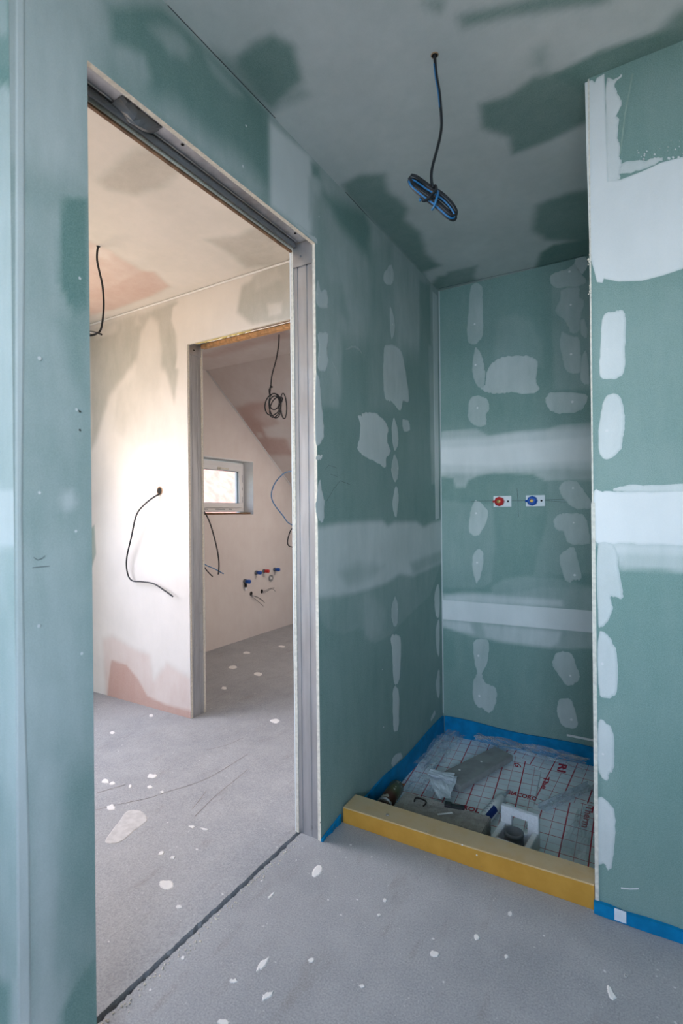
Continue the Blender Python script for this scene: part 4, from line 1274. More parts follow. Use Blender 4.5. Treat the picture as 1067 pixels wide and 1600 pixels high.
window('unseen_window_3', 'assumed unseen white plastic window behind the camera', YB, NWX0, NWX1, NWZ0, NWZ1, 0.14, 'y', -1)  # window added out of view as source of the near-room daylight

# added roof window in the slope, out of view, for extra far-room light
rw = thing('added_roof_window', 'added white framed roof window, unseen in the slope, lighting the far room', 'window', (-1.9, 4.05, ZF - sl * (4.05 - p_hi.y) - 0.02))
rw['kind'] = 'structure'
mxs = Matrix.Translation((-1.9, 4.05, ZF - sl * (4.05 - p_hi.y) - 0.012)) @ Matrix.Rotation(-math.atan(sl), 4, 'X')
for nm, bx in (('frame_rail', (-0.40, 0.40, 0.34, 0.40, -0.02, 0.01)), ('frame_rail', (-0.40, 0.40, -0.40, -0.34, -0.02, 0.01)), ('frame_post', (-0.40, -0.34, -0.34, 0.34, -0.02, 0.01)), ('frame_post', (0.34, 0.40, -0.34, 0.34, -0.02, 0.01))):
    bm = bmesh.new(); add_box(bm, *bx, bevel=0.003, mx=mxs); link(nm, from_bm(bm), 'pvc', rw)
bm = bmesh.new(); add_box(bm, -0.34, 0.34, -0.34, 0.34, -0.004, 0.0, mx=mxs); link('pane', from_bm(bm), 'glass', rw)

# ================================================================== SHOWER NICHE
# insulation with the printed foil, three overlapping sheets
M['insulation'] = plain('insulation_board', (0.62, 0.63, 0.62), 0.8, noise=0.05)
tag(boxes('floor.003', [(XA, X4 + 0.01, Y4 + 0.005, YN, ZN - 0.05, ZN - 0.004)], 'insulation'), 'sunken insulated floor of the shower niche', 'floor', kind='structure')


def sheet(name, px_poly, z, ang, label, group='grid printed foil sheets in the niche'):
    pts = [at(x, y, 'z', z) for x, y in px_poly]
    pts = [Vector((min(max(p.x, XA + 0.002), X4 - 0.002), min(max(p.y, Y4 + 0.02), YN - 0.003), z)) for p in pts]
    c = sum(pts, Vector()) / len(pts)
    t = thing(name, label, 'foil', c, group, (0, 0, ang))
    bm = bmesh.new()
    f = bm.faces.new([bm.verts.new(p) for p in pts])
    r = bmesh.ops.extrude_face_region(bm, geom=[f])
    for v in r['geom']:
        if isinstance(v, bmesh.types.BMVert): v.co.z -= 0.002
    link('foil_sheet', from_bm(bm), 'foil', t)
    return t


z1_, z2_, z3_ = ZN + 0.001, ZN + 0.004, ZN + 0.007
sA = sheet('insulation_foil', [(560, 1260), (690, 1110), (830, 1150), (846, 1200), (833, 1262), (800, 1350), (700, 1340)], z1_, 0.10, 'white foil with red grid and bold lettering under the tools, left half of niche')
sB = sheet('insulation_foil', [(800, 1136), (1000, 1160), (1000, 1262), (835, 1262), (846, 1205)], z2_, -0.06, 'white foil with red grid at the back right of the niche')
sC = sheet('insulation_foil', [(836, 1252), (1000, 1268), (1000, 1420), (760, 1420), (795, 1330), (824, 1290)], z3_, 0.02, 'white foil with red grid at the front right of the niche')


def lettering(txt, p0, p1, z, hgt, parent, m='red_print', flip=False):
    """flat printed word from pixel p0 to pixel p1 on the plane z"""
    a, b_ = at(*p0, 'z', z), at(*p1, 'z', z)
    cu = bpy.data.curves.new('word', 'FONT')
    cu.body = txt
    cu.extrude = 0.0003
    cu.offset = 0.028
    cu.resolution_u = 2
    tmp = bpy.data.objects.new('word', cu)
    COL.objects.link(tmp)
    dg = bpy.context.evaluated_depsgraph_get()
    me = bpy.data.meshes.new_from_object(tmp.evaluated_get(dg))
    bpy.data.objects.remove(tmp)
    xs = [v.co.x for v in me.vertices]; ys = [v.co.y for v in me.vertices]
    L = (b_ - a).length
    me.transform(Matrix.Translation((-min(xs), -min(ys), 0)))
    sx, sy = L / (max(xs) - min(xs)), hgt / (max(ys) - min(ys))
    ang = math.atan2(b_.y - a.y, b_.x - a.x)
    me.transform(Matrix.Translation((a.x, a.y, z + 0.0008)) @ Matrix.Rotation(ang, 4, 'Z') @ Matrix.Diagonal((sx, sy, 1, 1)))
    me.materials.clear()
    return link('lettering', me, m, parent)


lettering('GIACORO', (790, 1240), (838, 1252), z1_, 0.034, sA)
lettering('ROL', (722, 1264), (748, 1271), z1_, 0.034, sA)
lettering('Therm', (916, 1258), (908, 1292), z3_, 0.030, sC)
lettering('The', (850, 1213), (845, 1232), z2_, 0.026, sB)
lettering('RI', (873, 1193), (870, 1205), z2_, 0.04, sB)
lettering('G', (801, 1192), (806, 1199), z1_, 0.03, sA)


# blue foam edge strips
def ribbon(name, path, zlo, top, thick_dir, th, label, sub=6, mname='blue_foam'):
    P = catmull([Vector((p[0], p[1], 0)) for p in path], sub)
    vs, fs = [], []
    n = len(P)
    for k, p in enumerate(P):
        t = (P[min(k + 1, n - 1)] - P[max(k - 1, 0)]).normalized()
        nn = Vector((-t.y, t.x, 0)) * thick_dir
        zt = top(k / (n - 1))
        wav = 0.004 * math.sin(k * 0.9) + 0.002 * math.sin(k * 2.3)
        q = p + nn * (th + wav * 0.5)
        vs += [(p.x, p.y, zlo), (p.x, p.y, zt), (q.x, q.y, zt - 0.001), (q.x, q.y, zlo)]
        if k:
            b_ = 4 * k
            for a, c in ((0, 1), (1, 2), (2, 3), (3, 0)): fs.append((b_ - 4 + a, b_ - 4 + c, b_ + c, b_ + a))
    fs += [(3, 2, 1, 0), (4 * n - 4, 4 * n - 3, 4 * n - 2, 4 * n - 1)]
    me = pydata(vs, fs)
    bm = bmesh.new(); bm.from_mesh(me)
    o = link(name, from_bm(bm), mname, None, smooth=False)
    tag(o, label, 'edge strip', 'blue foam edge strips')
    return rebase(o)


e_ = 0.0015
ribbon('edge_strip', [(XA + e_, 1.93), (XA + e_, 2.1), (XA + e_ + 0.003, 2.3), (XA + e_, 2.6), (XA + e_, YN - 0.012)], ZN, lambda t: 0.002 + 0.006 * math.sin(t * 9) + 0.004 * t, -1, 0.008,
       'blue foam edge strip along the left side of the shower niche')
ribbon('edge_strip', [(XA + 0.012, YN - e_), (-0.8, YN - e_ - 0.002), (-0.55, YN - e_ - 0.003), (-0.3, YN - e_), (X4 - 0.004, YN - e_)], ZN, lambda t: 0.006 - 0.012 * t + 0.005 * math.sin(t * 11), -1, 0.008,
       'blue foam edge strip along the back of the shower niche')
ribbon('edge_strip', [(XA + e_ + 0.001, 1.815), (XA + e_ + 0.004, 1.86), (XA + e_ + 0.008, 1.92), (XA + e_ + 0.008, 1.96)], ZN, lambda t: 0.012 - 0.01 * abs(t - 0.6), -1, 0.007,
       'short overlapping blue foam strip piece beside the brown spray can')
# strip squeezed up in the room, left of the beam
ribbon('edge_strip', [(XA + e_, 1.558), (XA + e_, 1.60), (XA + e_, 1.65), (XA + e_, 1.694)], 0.001, lambda t: 0.010 + 0.022 * t, -1, 0.007,
       'bright blue foam strip on the floor between doorway jamb and yellow beam')
es = ribbon('edge_strip', [(X4 - 0.006, Y4 - e_), (0.2, Y4 - e_), (0.8, Y4 - e_), (XR - 0.01, Y4 - e_)], 0.001, lambda t: 0.036 + 0.003 * math.sin(t * 40), -1, 0.010,
            'blue foam strip along the foot of the wall on the right')
# torn sticker on it
o = boxes('sticker', [(-0.088, -0.058, Y4 - 0.0150, Y4 - 0.0142, 0.006, 0.040)], 'paper', es)
o['label'] = 'torn white sticker'

# yellow foam beam closing the niche
bl_f = at(537, 1283, 'z', 0.0)
bm = bmesh.new()
x0, x1 = XA + 0.012, X4 - 0.006
yf, yb2 = Y4 + 0.006, Y4 + 0.106
sec = []
for (x, zt, y0_, y1_) in ((x0, 0.058, yf, yb2 + 0.006), ((x0 + x1) / 2, 0.064, yf - 0.001, yb2 - 0.004), (x1, 0.074, yf, yb2 - 0.018)):
    sec.append([Vector((x, y0_, ZN)), Vector((x, y0_, zt - 0.003)), Vector((x, y0_ + 0.003, zt)), Vector((x, y1_ - 0.006, zt + 0.002)), Vector((x, y1_, zt - 0.005)), Vector((x, y1_, ZN))])
vs = [v for s_ in sec for v in s_]
fs = []
for k in range(2):
    for j in range(6): fs.append((k * 6 + j, k * 6 + (j + 1) % 6, (k + 1) * 6 + (j + 1) % 6, (k + 1) * 6 + j))
fs += [tuple(range(6)), tuple(reversed(range(12, 18)))]
bm.from_mesh(pydata(vs, fs))
bo = tag(rebase(link('foam_beam', from_bm(bm), 'beam')), 'long dusty yellow foam beam lying across the front of the niche', 'beam')
for (px, py) in ((605, 1273), (864, 1359), (802, 1330), (786, 1327), (815, 1332)):
    p = at(px, py, 'z', 0.066)
    disc('mortar_crumb', (p.x, p.y, 0.064), (0, 0, 1), 0.006, 'concrete', bo, 7, 0.004)
for (px, py) in ((722, 1320), (745, 1336)):
    p = at(px, py, 'y', yf)
    disc('plaster_splash', (p.x, p.y, p.z), (0, -1, 0), 0.003, 'fill', bo, 7, 0.0012)

# rough concrete block behind the beam
pb = at(633, 1237, 'z', 0.0); pr = at(766.6, 1277, 'z', 0.0)
bm = bmesh.new()
add_box(bm, pb.x, pr.x, yb2 + 0.012, 2.02, ZN + 0.010, 0.0, bevel=0.006, seg=1)
bmesh.ops.subdivide_edges(bm, edges=bm.edges[:], cuts=5, use_grid_fill=True)
for v in bm.verts: v.co += Vector((random.uniform(-1, 1), random.uniform(-1, 1), random.uniform(-1, 1))) * 0.0022
blk = tag(rebase(link('concrete_block', from_bm(bm), 'concrete')), 'rough grey concrete block lying just behind the yellow beam', 'block')
o = boxes('plaster_smear', [(-0.03, 0.03, -0.003, 0.003, 0.1, 0.1025)], 'fill', None)
o.parent = blk
pp = at(695, 1275, 'z', 0.0) - Vector(blk.location)
o.location = (pp.x, pp.y, 0.0005); o.rotation_euler = (0, 0, 0.7)
# bent steel hook on the block
q = [at(*p, 'z', 0.004) for p in crop(560, 1120, 5.335, [(465, 705), (475, 680), (495, 678), (530, 688), (560, 705), (560, 725), (540, 745)])]
tag(rebase(tube('steel_hook', [Vector((p.x, p.y, 0.0045)) for p in q], 0.0032, 'rust', None, 8, 5)), 'thin rusty bent steel hook lying on the concrete block', 'hook')

# brown spray can leaning against the strip
pa, pc = at(600, 1259, 'z', -0.028), at(627, 1219, 'z', -0.050)
dr = (pc - pa).normalized()
can = thing('spray_can', 'brown and olive spray foam can lying in the front left niche corner', 'can', pa, None)
can.rotation_euler = dr.to_track_quat('Z', 'Y').to_euler()
can.matrix_basis = Matrix.LocRotScale(pa, can.rotation_euler, None)
ax = axis_matrix(pa, dr)
link('can_body', lathe_mesh([(0.028, 0), (0.0325, 0.004), (0.0325, 0.178), (0.030, 0.184), (0.031, 0.188), (0.024, 0.198), (0.017, 0.203), (0.012, 0.205)], 28, ax), 'can', can, True)
link('can_rim', lathe_mesh([(0.0332, 0.0), (0.0340, 0.003), (0.0332, 0.006)], 28, ax), 'metal', can, True)
link('nozzle', lathe_mesh([(0.009, 0.204), (0.009, 0.215), (0.005, 0.222), (0.004, 0.245)], 12, ax), 'white_plastic', can, True)
link('trigger', lathe_mesh([(0.004, 0), (0.004, 0.03)], 8, axis_matrix(pa + dr * 0.21, dr * 0.5 + Vector((0.9, 0.1, 0.1)))), plain('orange_plastic', (0.6, 0.16, 0.03), 0.4), can, True)

# white sealant cartridge with navy label
pa, pc = Vector((-0.588, 2.075, -0.073)), Vector((-0.556, 2.292, -0.071))
dr = (pc - pa).normalized()
tb = thing('sealant_cartridge', 'white sealant cartridge with navy blue label behind the concrete block', 'cartridge', pa)
tb.matrix_basis = Matrix.LocRotScale(pa, dr.to_track_quat('Z', 'Y').to_euler(), None)
ax = axis_matrix(pa, dr)
link('cartridge_body', lathe_mesh([(0.0245, 0), (0.0250, 0.002), (0.0250, 0.207), (0.0235, 0.212), (0.009, 0.216), (0.009, 0.232)], 24, ax), 'white_plastic', tb, True)
link('nozzle', lathe_mesh([(0.011, 0.228), (0.010, 0.236), (0.003, 0.31)], 14, ax), 'clear', tb, True)
def facing(v):
    q = ax.to_3x3().inverted() @ Vector(v)
    return math.atan2(q.y, q.x)


an_lab, an_txt = facing((0.75, -0.2, 0.55)), facing((-0.55, -0.1, 0.8))
vs, fs = [], []
for k in range(9):
    an = an_lab + math.radians(-38 + 8 * k)
    for z in (0.03, 0.115): vs.append(ax @ Vector((0.0254 * math.cos(an), 0.0254 * math.sin(an), z)))
    if k: fs.append((2 * k - 2, 2 * k - 1, 2 * k + 1, 2 * k))
link('label_print', pydata(vs, fs), 'blue_label', tb)
for j in range(6):
    vs, fs = [], []
    for k in range(7):
        an = an_txt + math.radians(-33 + 11 * k)
        for z in (0.05 + j * 0.022, 0.053 + j * 0.022): vs.append(ax @ Vector((0.0254 * math.cos(an), 0.0254 * math.sin(an), z)))
        if k: fs.append((2 * k - 2, 2 * k - 1, 2 * k + 1, 2 * k))
    link('label_line', pydata(vs, fs), 'print', tb)

# black plastic strip at the back edge of the block
pa = at(695, 1254, 'z', 0.008); pc = at(726, 1259, 'z', 0.008)
bm = bmesh.new()
dv = (pc - pa); L = dv.length
mx = Matrix.Translation(pa) @ Matrix.Rotation(math.atan2(dv.y, dv.x), 4, 'Z')
add_box(bm, 0, L, -0.022, 0.004, -0.008, 0.0, bevel=0.002, mx=mx)
add_box(bm, 0, L * 0.35, -0.022, 0.004, 0.0, 0.006, bevel=0.002, mx=mx)
tag(rebase(link('plastic_wedge', from_bm(bm), 'black')), 'small black plastic wedge on the back edge of the concrete block', 'wedge')

# grey plank across the foil
zt = ZN + 0.045
cs = [at(*p, 'z', zt) for p in ((773, 1166), (801, 1180), (719, 1228), (688, 1208))]
cs = [Vector((p.x, p.y, zt)) for p in cs]
# extend the near end under the paper
bm = bmesh.new()
vt = [bm.verts.new(p) for p in cs]; vb = [bm.verts.new(p - Vector((0, 0, 0.030))) for p in cs]
bm.faces.new(vt); bm.faces.new(vb[::-1])
for k in range(4): bm.faces.new((vt[k], vb[k], vb[(k + 1) % 4], vt[(k + 1) % 4]))
bmesh.ops.bevel(bm, geom=bm.edges[:], offset=0.0015, segments=1, affect='EDGES')
pk = tag(rebase(link('grey_plank', from_bm(bm), 'plank')), 'flat grey plank lying slantwise on the printed foil', 'plank')
for (px, py) in ((752, 1190), (718, 1203)):
    p = at(px, py, 'z', zt)
    disc('plaster_splash', (p.x, p.y, zt), (0, 0, 1), 0.006, 'fill', pk, 6, 0.0015)

# crumpled white paper beside the plank
def crumple(name, px_poly, z, amp, m, label, cat, n=14, lift=0.0, seed=1, th=0.0008, clampf=lambda p: Vector((min(max(p.x, XA + 0.018), X4 - 0.02), min(p.y, YN - 0.018), p.z))):
    rnd = random.Random(seed)
    C = [at(*p, 'z', z) for p in px_poly]            # four corners
    vs, fs = [], []
    ph = [rnd.uniform(0, 6.28) for _ in range(8)]
    for i in range(n + 1):
        for j in range(n + 1):
            u_, v_ = i / n, j / n
            p = C[0].lerp(C[1], u_).lerp(C[3].lerp(C[2], u_), v_)
            h_ = abs(math.sin(u_ * 5.1 + v_ * 3.3 + ph[0])) * 0.5 + abs(math.sin(u_ * 3.2 - v_ * 7.4 + ph[1])) * 0.5 + rnd.uniform(-0.25, 0.25)
            p = Vector((p.x + rnd.uniform(-1, 1) * amp * 0.3, p.y + rnd.uniform(-1, 1) * amp * 0.3, z + amp * h_ + lift * v_))
            if clampf: p = clampf(p)
            vs.append(p)
    w_ = n + 1
    for i in range(n):
        for j in range(n): fs.append((i * w_ + j, (i + 1) * w_ + j, (i + 1) * w_ + j + 1, i * w_ + j + 1))
    me = pydata(vs, fs)
    o = link(name, me, m)
    if th:
        md = o.modifiers.new('thickness', 'SOLIDIFY'); md.thickness = th
    tag(o, label, cat)
    return rebase(o)


q2 = lambda pts: crop(560, 1120, 5.335, pts)
crumple('paper_sheet', q2([(575, 480), (820, 520), (640, 690), (760, 690)][:1] + [(830, 500), (760, 700), (650, 680)]), -0.050, 0.010, 'paper', 'crumpled white sheet of paper at the end of the grey plank', 'paper', n=8, seed=3)
crumple('paper_flap', q2([(600, 445), (800, 480), (790, 540), (575, 485)]), -0.036, 0.006, 'paper', 'narrow folded strip of white paper lying on the larger sheet', 'paper', n=6, seed=5)
# clear plastic film
crumple('plastic_film', [(646, 1200), (697, 1144), (727, 1154), (678, 1212)], -0.085, 0.034, 'film', 'clear crumpled plastic film in the back left corner of the niche', 'plastic film', n=22, seed=8, th=0)
crumple('plastic_film', [(632, 1240), (646, 1212), (684, 1216), (676, 1240)], -0.088, 0.020, 'film', 'milky plastic film bag between spray can and white paper', 'plastic film', n=18, seed=9, th=0)
crumple('plastic_film', [(738, 1164), (752, 1146), (924, 1182), (912, 1208)], -0.080, 0.034, 'film', 'glossy clear film pushed up along the back blue strip', 'plastic film', n=26, seed=12, th=0)
crumple('plastic_film', [(872, 1330), (905, 1268), (922, 1262), (921, 1352)], -0.080, 0.014, 'film', 'clear plastic film lying at the right front of the niche', 'plastic film', n=12, seed=14, th=0)
# clear plastic profile
pa, pc = at(846, 1263, 'z', ZN + 0.02), at(926, 1226, 'z', ZN + 0.02)
pc = pa.lerp(pc, 0.97)
dv = pc - pa
mx = Matrix.Translation(pa) @ Matrix.Rotation(math.atan2(dv.y, dv.x), 4, 'Z')
bm = bmesh.new()
add_box(bm, 0, dv.length, -0.019, 0.019, -0.006, -0.003, mx=mx)
add_box(bm, 0, dv.length, -0.019, -0.016, -0.003, 0.012, mx=mx)
add_box(bm, 0, dv.length, 0.016, 0.019, -0.003, 0.012, mx=mx)
tag(rebase(link('clear_profile', from_bm(bm), 'clear')), 'long clear plastic channel slanting to the right across the foil', 'plastic channel')

# floor drain in a white polystyrene collar
dc = Vector((-0.437, 1.985, ZN + 0.008))
rz = -0.10
dn = thing('shower_drain', 'white polystyrene drain collar with a grey pipe behind the yellow beam', 'drain', dc, None, (0, 0, rz))
mx = Matrix.Translation(dc) @ Matrix.Rotation(rz, 4, 'Z')


def dbox(name, lst, m, bevel=0.002):
    bm = bmesh.new()
    for b_ in lst: add_box(bm, *b_, bevel=bevel, mx=mx)
    return link(name, from_bm(bm), m, dn)


hw, hd, t_ = 0.072, 0.064, 0.022
dbox('collar_side', [(-hw, -hw + t_, -hd, hd, 0, 0.066)], 'styro', 0.003)
dbox('collar_side', [(hw - t_, hw, -hd, hd, 0, 0.066)], 'styro', 0.003)
dbox('collar_front', [(-hw + t_, hw - t_, -hd, -hd + t_, 0, 0.066)], 'styro', 0.003)
dbox('collar_flap', [(-hw, -hw + 0.042, hd, hd + 0.02, 0, 0.128), (hw - 0.042, hw, hd, hd + 0.02, 0, 0.128), (-hw + 0.042, hw - 0.042, hd, hd + 0.02, 0.098, 0.128), (-hw + 0.042, hw - 0.042, hd, hd + 0.02, 0, 0.045)], 'styro', 0.0015)
link('drain_pipe', lathe_mesh([(0.034, 0.0), (0.034, 0.030), (0.037, 0.032), (0.037, 0.044), (0.034, 0.046), (0.034, 0.070), (0.036, 0.072), (0.036, 0.080), (0.029, 0.082), (0.029, 0.03)], 24, mx), 'grey_plastic', dn, True)

# ================================================================== TAP CONNECTIONS
def tap_plate(px, py, w_px, h_px, m, label):
    c = at(px, py, 'y', YN)
    wq = (at(px + w_px / 2, py, 'y', YN) - at(px - w_px / 2, py, 'y', YN)).length
    hq = h_px / 800 * (c - C0).dot(F)
    t = thing('wall_fitting', label, 'pipe fitting', (c.x, YN, c.z))
    bm = bmesh.new(); add_box(bm, c.x - wq / 2, c.x + wq / 2, YN - 0.006, YN - 0.0015, c.z - hq / 2, c.z + hq / 2, bevel=0.0015)
    link('mounting_plate', from_bm(bm), 'white_plastic', t)
    cx = c.x - wq * 0.13
    ax = axis_matrix((cx, YN - 0.005, c.z), (0, -1, 0))
    hexa = lathe_mesh([(0.026, 0), (0.026, 0.024), (0.022, 0.030), (0.018, 0.032)], 8, ax)
    pl = link('plug', hexa, m, t)
    link('plug_socket', lathe_mesh([(0.009, 0.032), (0.010, 0.038), (0.007, 0.039), (0.0065, 0.033)], 14, ax), 'brass', pl)
    link('plug_tab', lathe_mesh([(0.006, 0), (0.007, 0.012), (0.004, 0.014)], 6, axis_matrix((cx - 0.027, YN - 0.012, c.z), (-0.3, -1, 0))), m, pl)
    disc('screw_hole', (c.x + wq * 0.32, YN - 0.006, c.z), (0, -1, 0), 0.0055, 'dark_hole', t)
    return t


tap_plate(785, 783.5, 28, 17, 'red_plastic', 'white plate with red plug, hot water connection on the niche wall')
tap_plate(836.5, 782.5, 30, 17.5, 'blue_plastic', 'white plate with blue plug, cold water connection on the niche wall')


# ================================================================== CABLES
def hole(parent, p, d, r, rim='hole_rim'):
    link('hole_rim', lathe_mesh([(r * 1.25, 0), (r * 1.1, 0.0018), (r * 0.9, 0.0018)], 11, axis_matrix(p, d)), rim, parent)
    link('drill_hole', lathe_mesh([(r * 0.95, 0.0015), (r * 0.9, 0.0021)], 11, axis_matrix(p, d)), 'dark_hole', parent)


def cable_at(pxs, base_depth):
    """points of a hanging cable: pixels on the upright plane through the cable that faces the camera"""
    return [C0 + ray(px, py) * (base_depth + off) for px, py, off in pxs]


# near ceiling cable with tied bundle
c_top = at(679, 86, 'z', H)
dep = (c_top - C0).dot(F)
t = thing('ceiling_cable', 'black cable hanging from the near ceiling ending in a tied blue and black bundle', 'cable', c_top)
hole(t, (c_top.x, c_top.y, H), (0, 0, -1), 0.009)
z_ = lambda x, y, o=0.0: (620 + x / 5.517, 60 + y / 5.517, o)
pts = cable_at([z_(325, 140), z_(330, 220), z_(345, 350), z_(365, 460), z_(378, 600), z_(385, 740), z_(372, 850), z_(340, 980), z_(310, 1090), z_(297, 1170), z_(300, 1240), z_(312, 1290)], dep)
pts[0] = c_top
tube('cable', pts, 0.0042, 'black', t)
tube('cable', [p + Vector((-0.0026, -0.003, 0)) for p in pts[1:5]], 0.0018, 'blue_wire', t)
lp = lambda dx, dy, s, o: cable_at([z_(110 + dx, 1200 + dy, o), z_(160 + dx, 1215 + dy, o), z_(260 + dx, 1285 + dy, o + .01), z_(380 + dx, 1360 + dy, o), z_(460 + dx, 1440 + dy, o), z_(500 + dx, 1510 + dy, o), z_(480 + dx, 1535 + dy, o - .015), z_(430 + dx, 1510 + dy, o - .02), z_(330 + dx, 1420 + dy, o - .02), z_(210 + dx, 1330 + dy, o - .02), z_(130 + dx, 1260 + dy, o - .015), z_(105 + dx, 1215 + dy, o - .01)], dep)
for dx, dy, o, m_, r_ in ((4, -8, 0.012, 'black', 0.0052), (0, 12, 0.0, 'black', 0.0052), (12, -20, 0.02, 'black', 0.0048), (-2, 16, -0.018, 'blue_wire', 0.0024), (10, -4, -0.006, 'black', 0.0048), (6, 30, -0.012, 'black', 0.0042)):
    tube('coil_loop', lp(dx, dy, 1, o), r_, m_, t)
tube('cable_tie', cable_at([z_(215, 1395, -.05), z_(250, 1395, -.05), z_(310, 1340, -.05), z_(340, 1300, -.03), z_(330, 1270, 0), z_(300, 1300, .04)], dep), 0.0040, 'black', t)
tube('cable_tie', cable_at([z_(305, 1475, -.03), z_(325, 1440, -.05), z_(345, 1370, -.055), z_(355, 1330, -.04), z_(345, 1310, 0)], dep), 0.0032, 'blue_wire', t)
tube('cable_end', cable_at([z_(200, 1395, -.02), z_(215, 1365, -.01), z_(235, 1345, 0.0)], dep), 0.0040, 'blue_wire', t)

# hall ceiling cable at the edge of the doorway
c_top = at(153.5, 385, 'z', H)
dep = (c_top - C0).dot(F)
t = thing('ceiling_cable', 'black cable hanging from the cream hall ceiling, half hidden by the door jamb', 'cable', c_top)
hole(t, (c_top.x, c_top.y, H), (0, 0, -1), 0.008, 'grey_plastic')
y7 = lambda x, y, o=0.0: (130 + x / 6.276, 360 + y / 6.276, o)
pts = cable_at([y7(147, 155), y7(138, 200), y7(136, 290), y7(155, 390), y7(185, 520), y7(198, 640), y7(200, 760), y7(190, 880), y7(172, 970), y7(150, 1003)], dep)
pts[0] = c_top
tube('cable', pts, 0.0048, 'black', t)
tube('coil_loop', cable_at([y7(180, 1022, -.02), y7(110, 1000, -.01), y7(0, 990, 0.03), y7(-120, 1000, .06), y7(-170, 1030, .03), y7(-100, 1045, -.02), y7(20, 1035, -.04), y7(100, 1025, -.03), y7(152, 1000, 0)], dep), 0.0048, 'black', t)

# cable out of the hall wall
c0_ = at(249.5, 767, 'y', Y3)
t = thing('wall_cable', 'black cable curling out of the round hole in the bright hall wall', 'cable', c0_)
hole(t, (c0_.x, Y3, c0_.z), (0, -1, 0), 0.022)
pw = [(249.5, 772, -0.0), (240, 777, 0.03), (226, 788, 0.05), (213, 805, 0.05), (205, 840, 0.04), (198, 872, 0.03), (199, 895, 0.03), (206, 907, 0.03), (222, 909, 0.03), (240, 912, 0.03), (256, 922, 0.03), (270, 932, 0.03)]
tube('cable', [at(a, b_, 'y', Y3 - o) for a, b_, o in pw], 0.0048, 'black', t)

# far room: ceiling cable with a big coil
c_top = at(436, 523, 'z', ZF)
if c_top.y > p_hi.y:                       # the slope begins there: hang it from the slope
    xs_, ys_ = on_slope(436, 523)
    c_top = Vector((xs_, ys_, ZF - sl * (ys_ - p_hi.y)))
dep = (c_top - C0).dot(F)
t = thing('ceiling_cable', 'thin black cable with a round coil hanging in the far room', 'cable', c_top)
x7 = lambda x, y, o=0.0: (280 + x / 5.616, 480 + y / 5.616, o)
pts = cable_at([x7(880, 240), x7(872, 330), x7(850, 460), x7(815, 590), x7(803, 690), x7(797, 740), x7(795, 770)], dep)
pts[0] = c_top
tube('cable', pts, 0.0042, 'black', t)
for (cx, cy, rx, ry, ang, o) in ((822, 855, 68, 98, 0.25, 0.0), (840, 865, 52, 108, -0.12, 0.04), (835, 840, 42, 60, 0.1, -0.03), (845, 880, 46, 92, 0.3, 0.06), (916, 868, 26, 112, -0.05, 0.03)):
    loop = []
    for k in range(11):
        a = 2 * math.pi * k / 10 + 1.2
        x, y = rx * math.cos(a), ry * math.sin(a)
        loop.append(x7(cx + x * math.cos(ang) - y * math.sin(ang), cy + x * math.sin(ang) + y * math.cos(ang), o + 0.02 * math.sin(a)))
    tube('coil_loop', cable_at(loop, dep), 0.0042, 'black', t)
tube('cable_knot', cable_at([x7(795, 770), x7(790, 730, -.01), x7(800, 705, -.02), x7(815, 700, -.01), x7(800, 690)], dep), 0.0055, 'black', t)
tube('cable_knot', cable_at([x7(890, 790, .02), x7(905, 800, -.02), x7(895, 840, -.02), x7(870, 880, -.02), x7(885, 900, .02)], dep), 0.0055, 'black', t)

# far room: cables hanging from behind the left jamb and from the right
p4 = lambda x, y: (290 + x / 5.716, 680 + y / 5.716)
xc = XG + 0.25


def wire(label, pts, x, r, m, group=None, start=None):
    P = [at(*p4(*q), 'x', x + (q[2] if len(q) > 2 else 0)) if len(q) < 3 else at(*p4(q[0], q[1]), 'x', x + q[2]) for q in pts]
    if start is not None: P = start + P
    t = thing('wall_cable', label, 'cable', P[0], group)
    tube('cable', P, r, m, t)
    return t


zc = at(*p4(60, 600), 'y', Y3B + 0.02)
wire('thick black cable arching down behind the second door jamb', [(40, 600), (110, 630), (170, 690), (215, 780), (255, 910), (285, 1040), (298, 1150), (292, 1245)], XG + 0.5, 0.0050, 'black')
wire('short black cable with cut end beside the second door jamb', [(90, 880), (120, 1000), (140, 1100), (175, 1190), (240, 1262)], XG + 0.45, 0.0045, 'black')
wire('blue cable end crossing behind the two black cables', [(60, 1080), (130, 1120), (180, 1160), (250, 1190), (305, 1220), (338, 1238)], XG + 0.40, 0.0040, 'blue_wire')
wire('blue cable bowing out beside the main door jamb in the far room', [(1010, 315), (940, 322), (880, 340), (810, 410), (772, 490), (768, 560), (800, 630), (870, 720), (920, 785), (1000, 820)], XG + 1.0, 0.0040, 'blue_wire')
wire('short grey cable loop low beside the main door jamb in the far room', [(1000, 820), (945, 840), (915, 920), (912, 970), (935, 995), (1000, 1000)], XG + 1.0, 0.0045, 'black')


# water connections on the gable wall
def cap(label, x, y, m, name='pipe_plug', collar='grey_plastic', r=0.017, ln=0.062):
    p = at(*p4(x, y), 'x', XG)
    t = thing(name, label, 'pipe fitting', p, 'capped water pipes on the gable wall')
    ax = axis_matrix((XG + 0.0005, p.y, p.z), (1, 0.10, 0))
    link('pipe_collar', lathe_mesh([(r * 1.15, 0), (r * 1.15, 0.016), (r * 0.9, 0.018)], 14, ax), collar, t, True)
    link('plug_cap', lathe_mesh([(r * 0.85, 0.014), (r * 0.85, 0.03), (r, 0.032), (r, ln), (r * 0.8, ln + 0.004)], 14, ax), m, t, True)
    return t


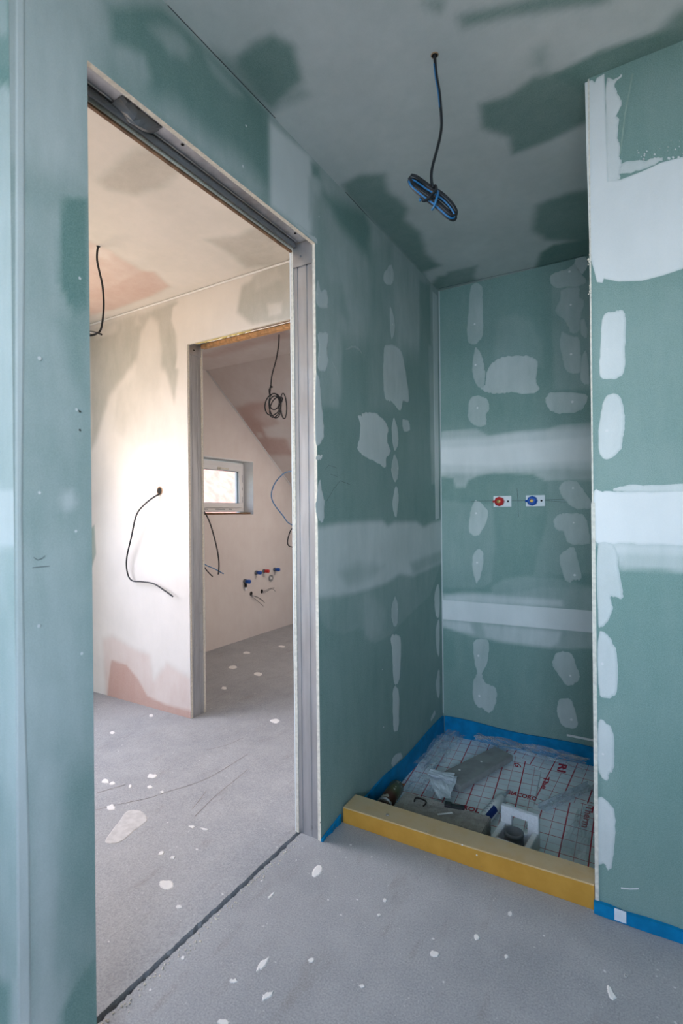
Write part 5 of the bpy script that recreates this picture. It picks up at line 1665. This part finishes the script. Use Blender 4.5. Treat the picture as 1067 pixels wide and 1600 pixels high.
cap('dark blue pipe plug left of the red plug', 625, 1227, 'blue_plastic')
cap('red pipe plug between two blue plugs', 695, 1213, 'red_plastic')
cap('bright blue pipe plug right of the red plug', 790, 1199, 'blue_plastic')
lo = cap('blue pipe plug with white valve, lowest and leftmost of the plugs', 525, 1305, 'blue_plastic', r=0.019)
pv = at(*p4(528, 1340), 'x', XG)
link('valve_body', lathe_mesh([(0.012, 0), (0.012, 0.03), (0.008, 0.034)], 12, axis_matrix((XG + 0.012, pv.y, pv.z + 0.015), (0, 0, -1))), 'dark_hole', lo)
link('valve_tip', lathe_mesh([(0.011, 0.0), (0.011, 0.028)], 12, axis_matrix((XG + 0.012, pv.y, pv.z - 0.018), (0, 0, -1))), 'white_plastic', lo)
pv = at(*p4(757, 1275), 'x', XG)
t = thing('drain_socket', 'grey round drain pipe socket below the coloured plugs', 'pipe fitting', pv)
ax = axis_matrix((XG + 0.0005, pv.y, pv.z), (1, 0, 0))
link('socket_ring', lathe_mesh([(0.032, 0), (0.033, 0.012), (0.026, 0.014), (0.023, 0.004)], 18, ax), plain('socket_grey', (0.30, 0.30, 0.30), 0.5), t, True)
link('socket_plug', lathe_mesh([(0.016, 0.004), (0.014, 0.012), (0.006, 0.013)], 14, ax), 'white_plastic', t, True)
for label, hx, hy_, ws in (
    ('left bundle of stripped wires from a dark hole under the plugs', 585, 1415, ([(585, 1425), (640, 1450), (680, 1475), (706, 1496)], [(580, 1432), (625, 1465), (665, 1500), (694, 1528)], [(588, 1435), (630, 1440), (668, 1460), (695, 1482)])),
    ('right bundle of stripped wires from a dark hole under the plugs', 680, 1395, ([(685, 1400), (720, 1385), (755, 1368), (792, 1364)], [(684, 1408), (725, 1395), (770, 1372), (802, 1396)]))):
    ph = at(*p4(hx, hy_), 'x', XG)
    t = thing('wire_bundle', label, 'wires', ph, 'stripped wires on the gable wall')
    link('drill_hole', lathe_mesh([(0.021, 0.0005), (0.019, 0.0025)], 12, axis_matrix((XG, ph.y, ph.z), (1, 0, 0))), 'dark_hole', t)
    for ws_ in ws:
        n = len(ws_)
        tube('wire', [at(*p4(*q), 'x', XG + 0.005 + 0.05 * k / (n - 1)) for k, q in enumerate(ws_)], 0.0022, 'grey_plastic', t, 6, 5)

# ================================================================== OUTSIDE
gr = tag(boxes('ground', [(-80, 40, -60, 60, -3.6, -3.0)], 'ground'), 'sunlit ground outside the house', 'ground', kind='structure')
hx, hy0 = -15.0, 13.2
nb = thing('neighbour_house', 'pale house with a red roof seen blurred through the small window', 'house', (hx - 4, hy0 + 6, -3.0))
boxes('wall', [(hx - 8, hx, hy0 + 0.5, hy0 + 14, -3.0, 0.2)], 'render_white', nb)
bm = bmesh.new()
vv = [bm.verts.new(v) for v in ((hx + 0.6, hy0, 0.0), (hx + 0.6, hy0 + 15, 0.0), (hx - 8.6, hy0, 0.0), (hx - 8.6, hy0 + 15, 0.0), (hx - 4, hy0 + 5.5, 6.4), (hx - 4, hy0 + 15, 6.4))]
bmesh.ops.convex_hull(bm, input=vv)
link('roof', from_bm(bm), 'roof_red', nb)
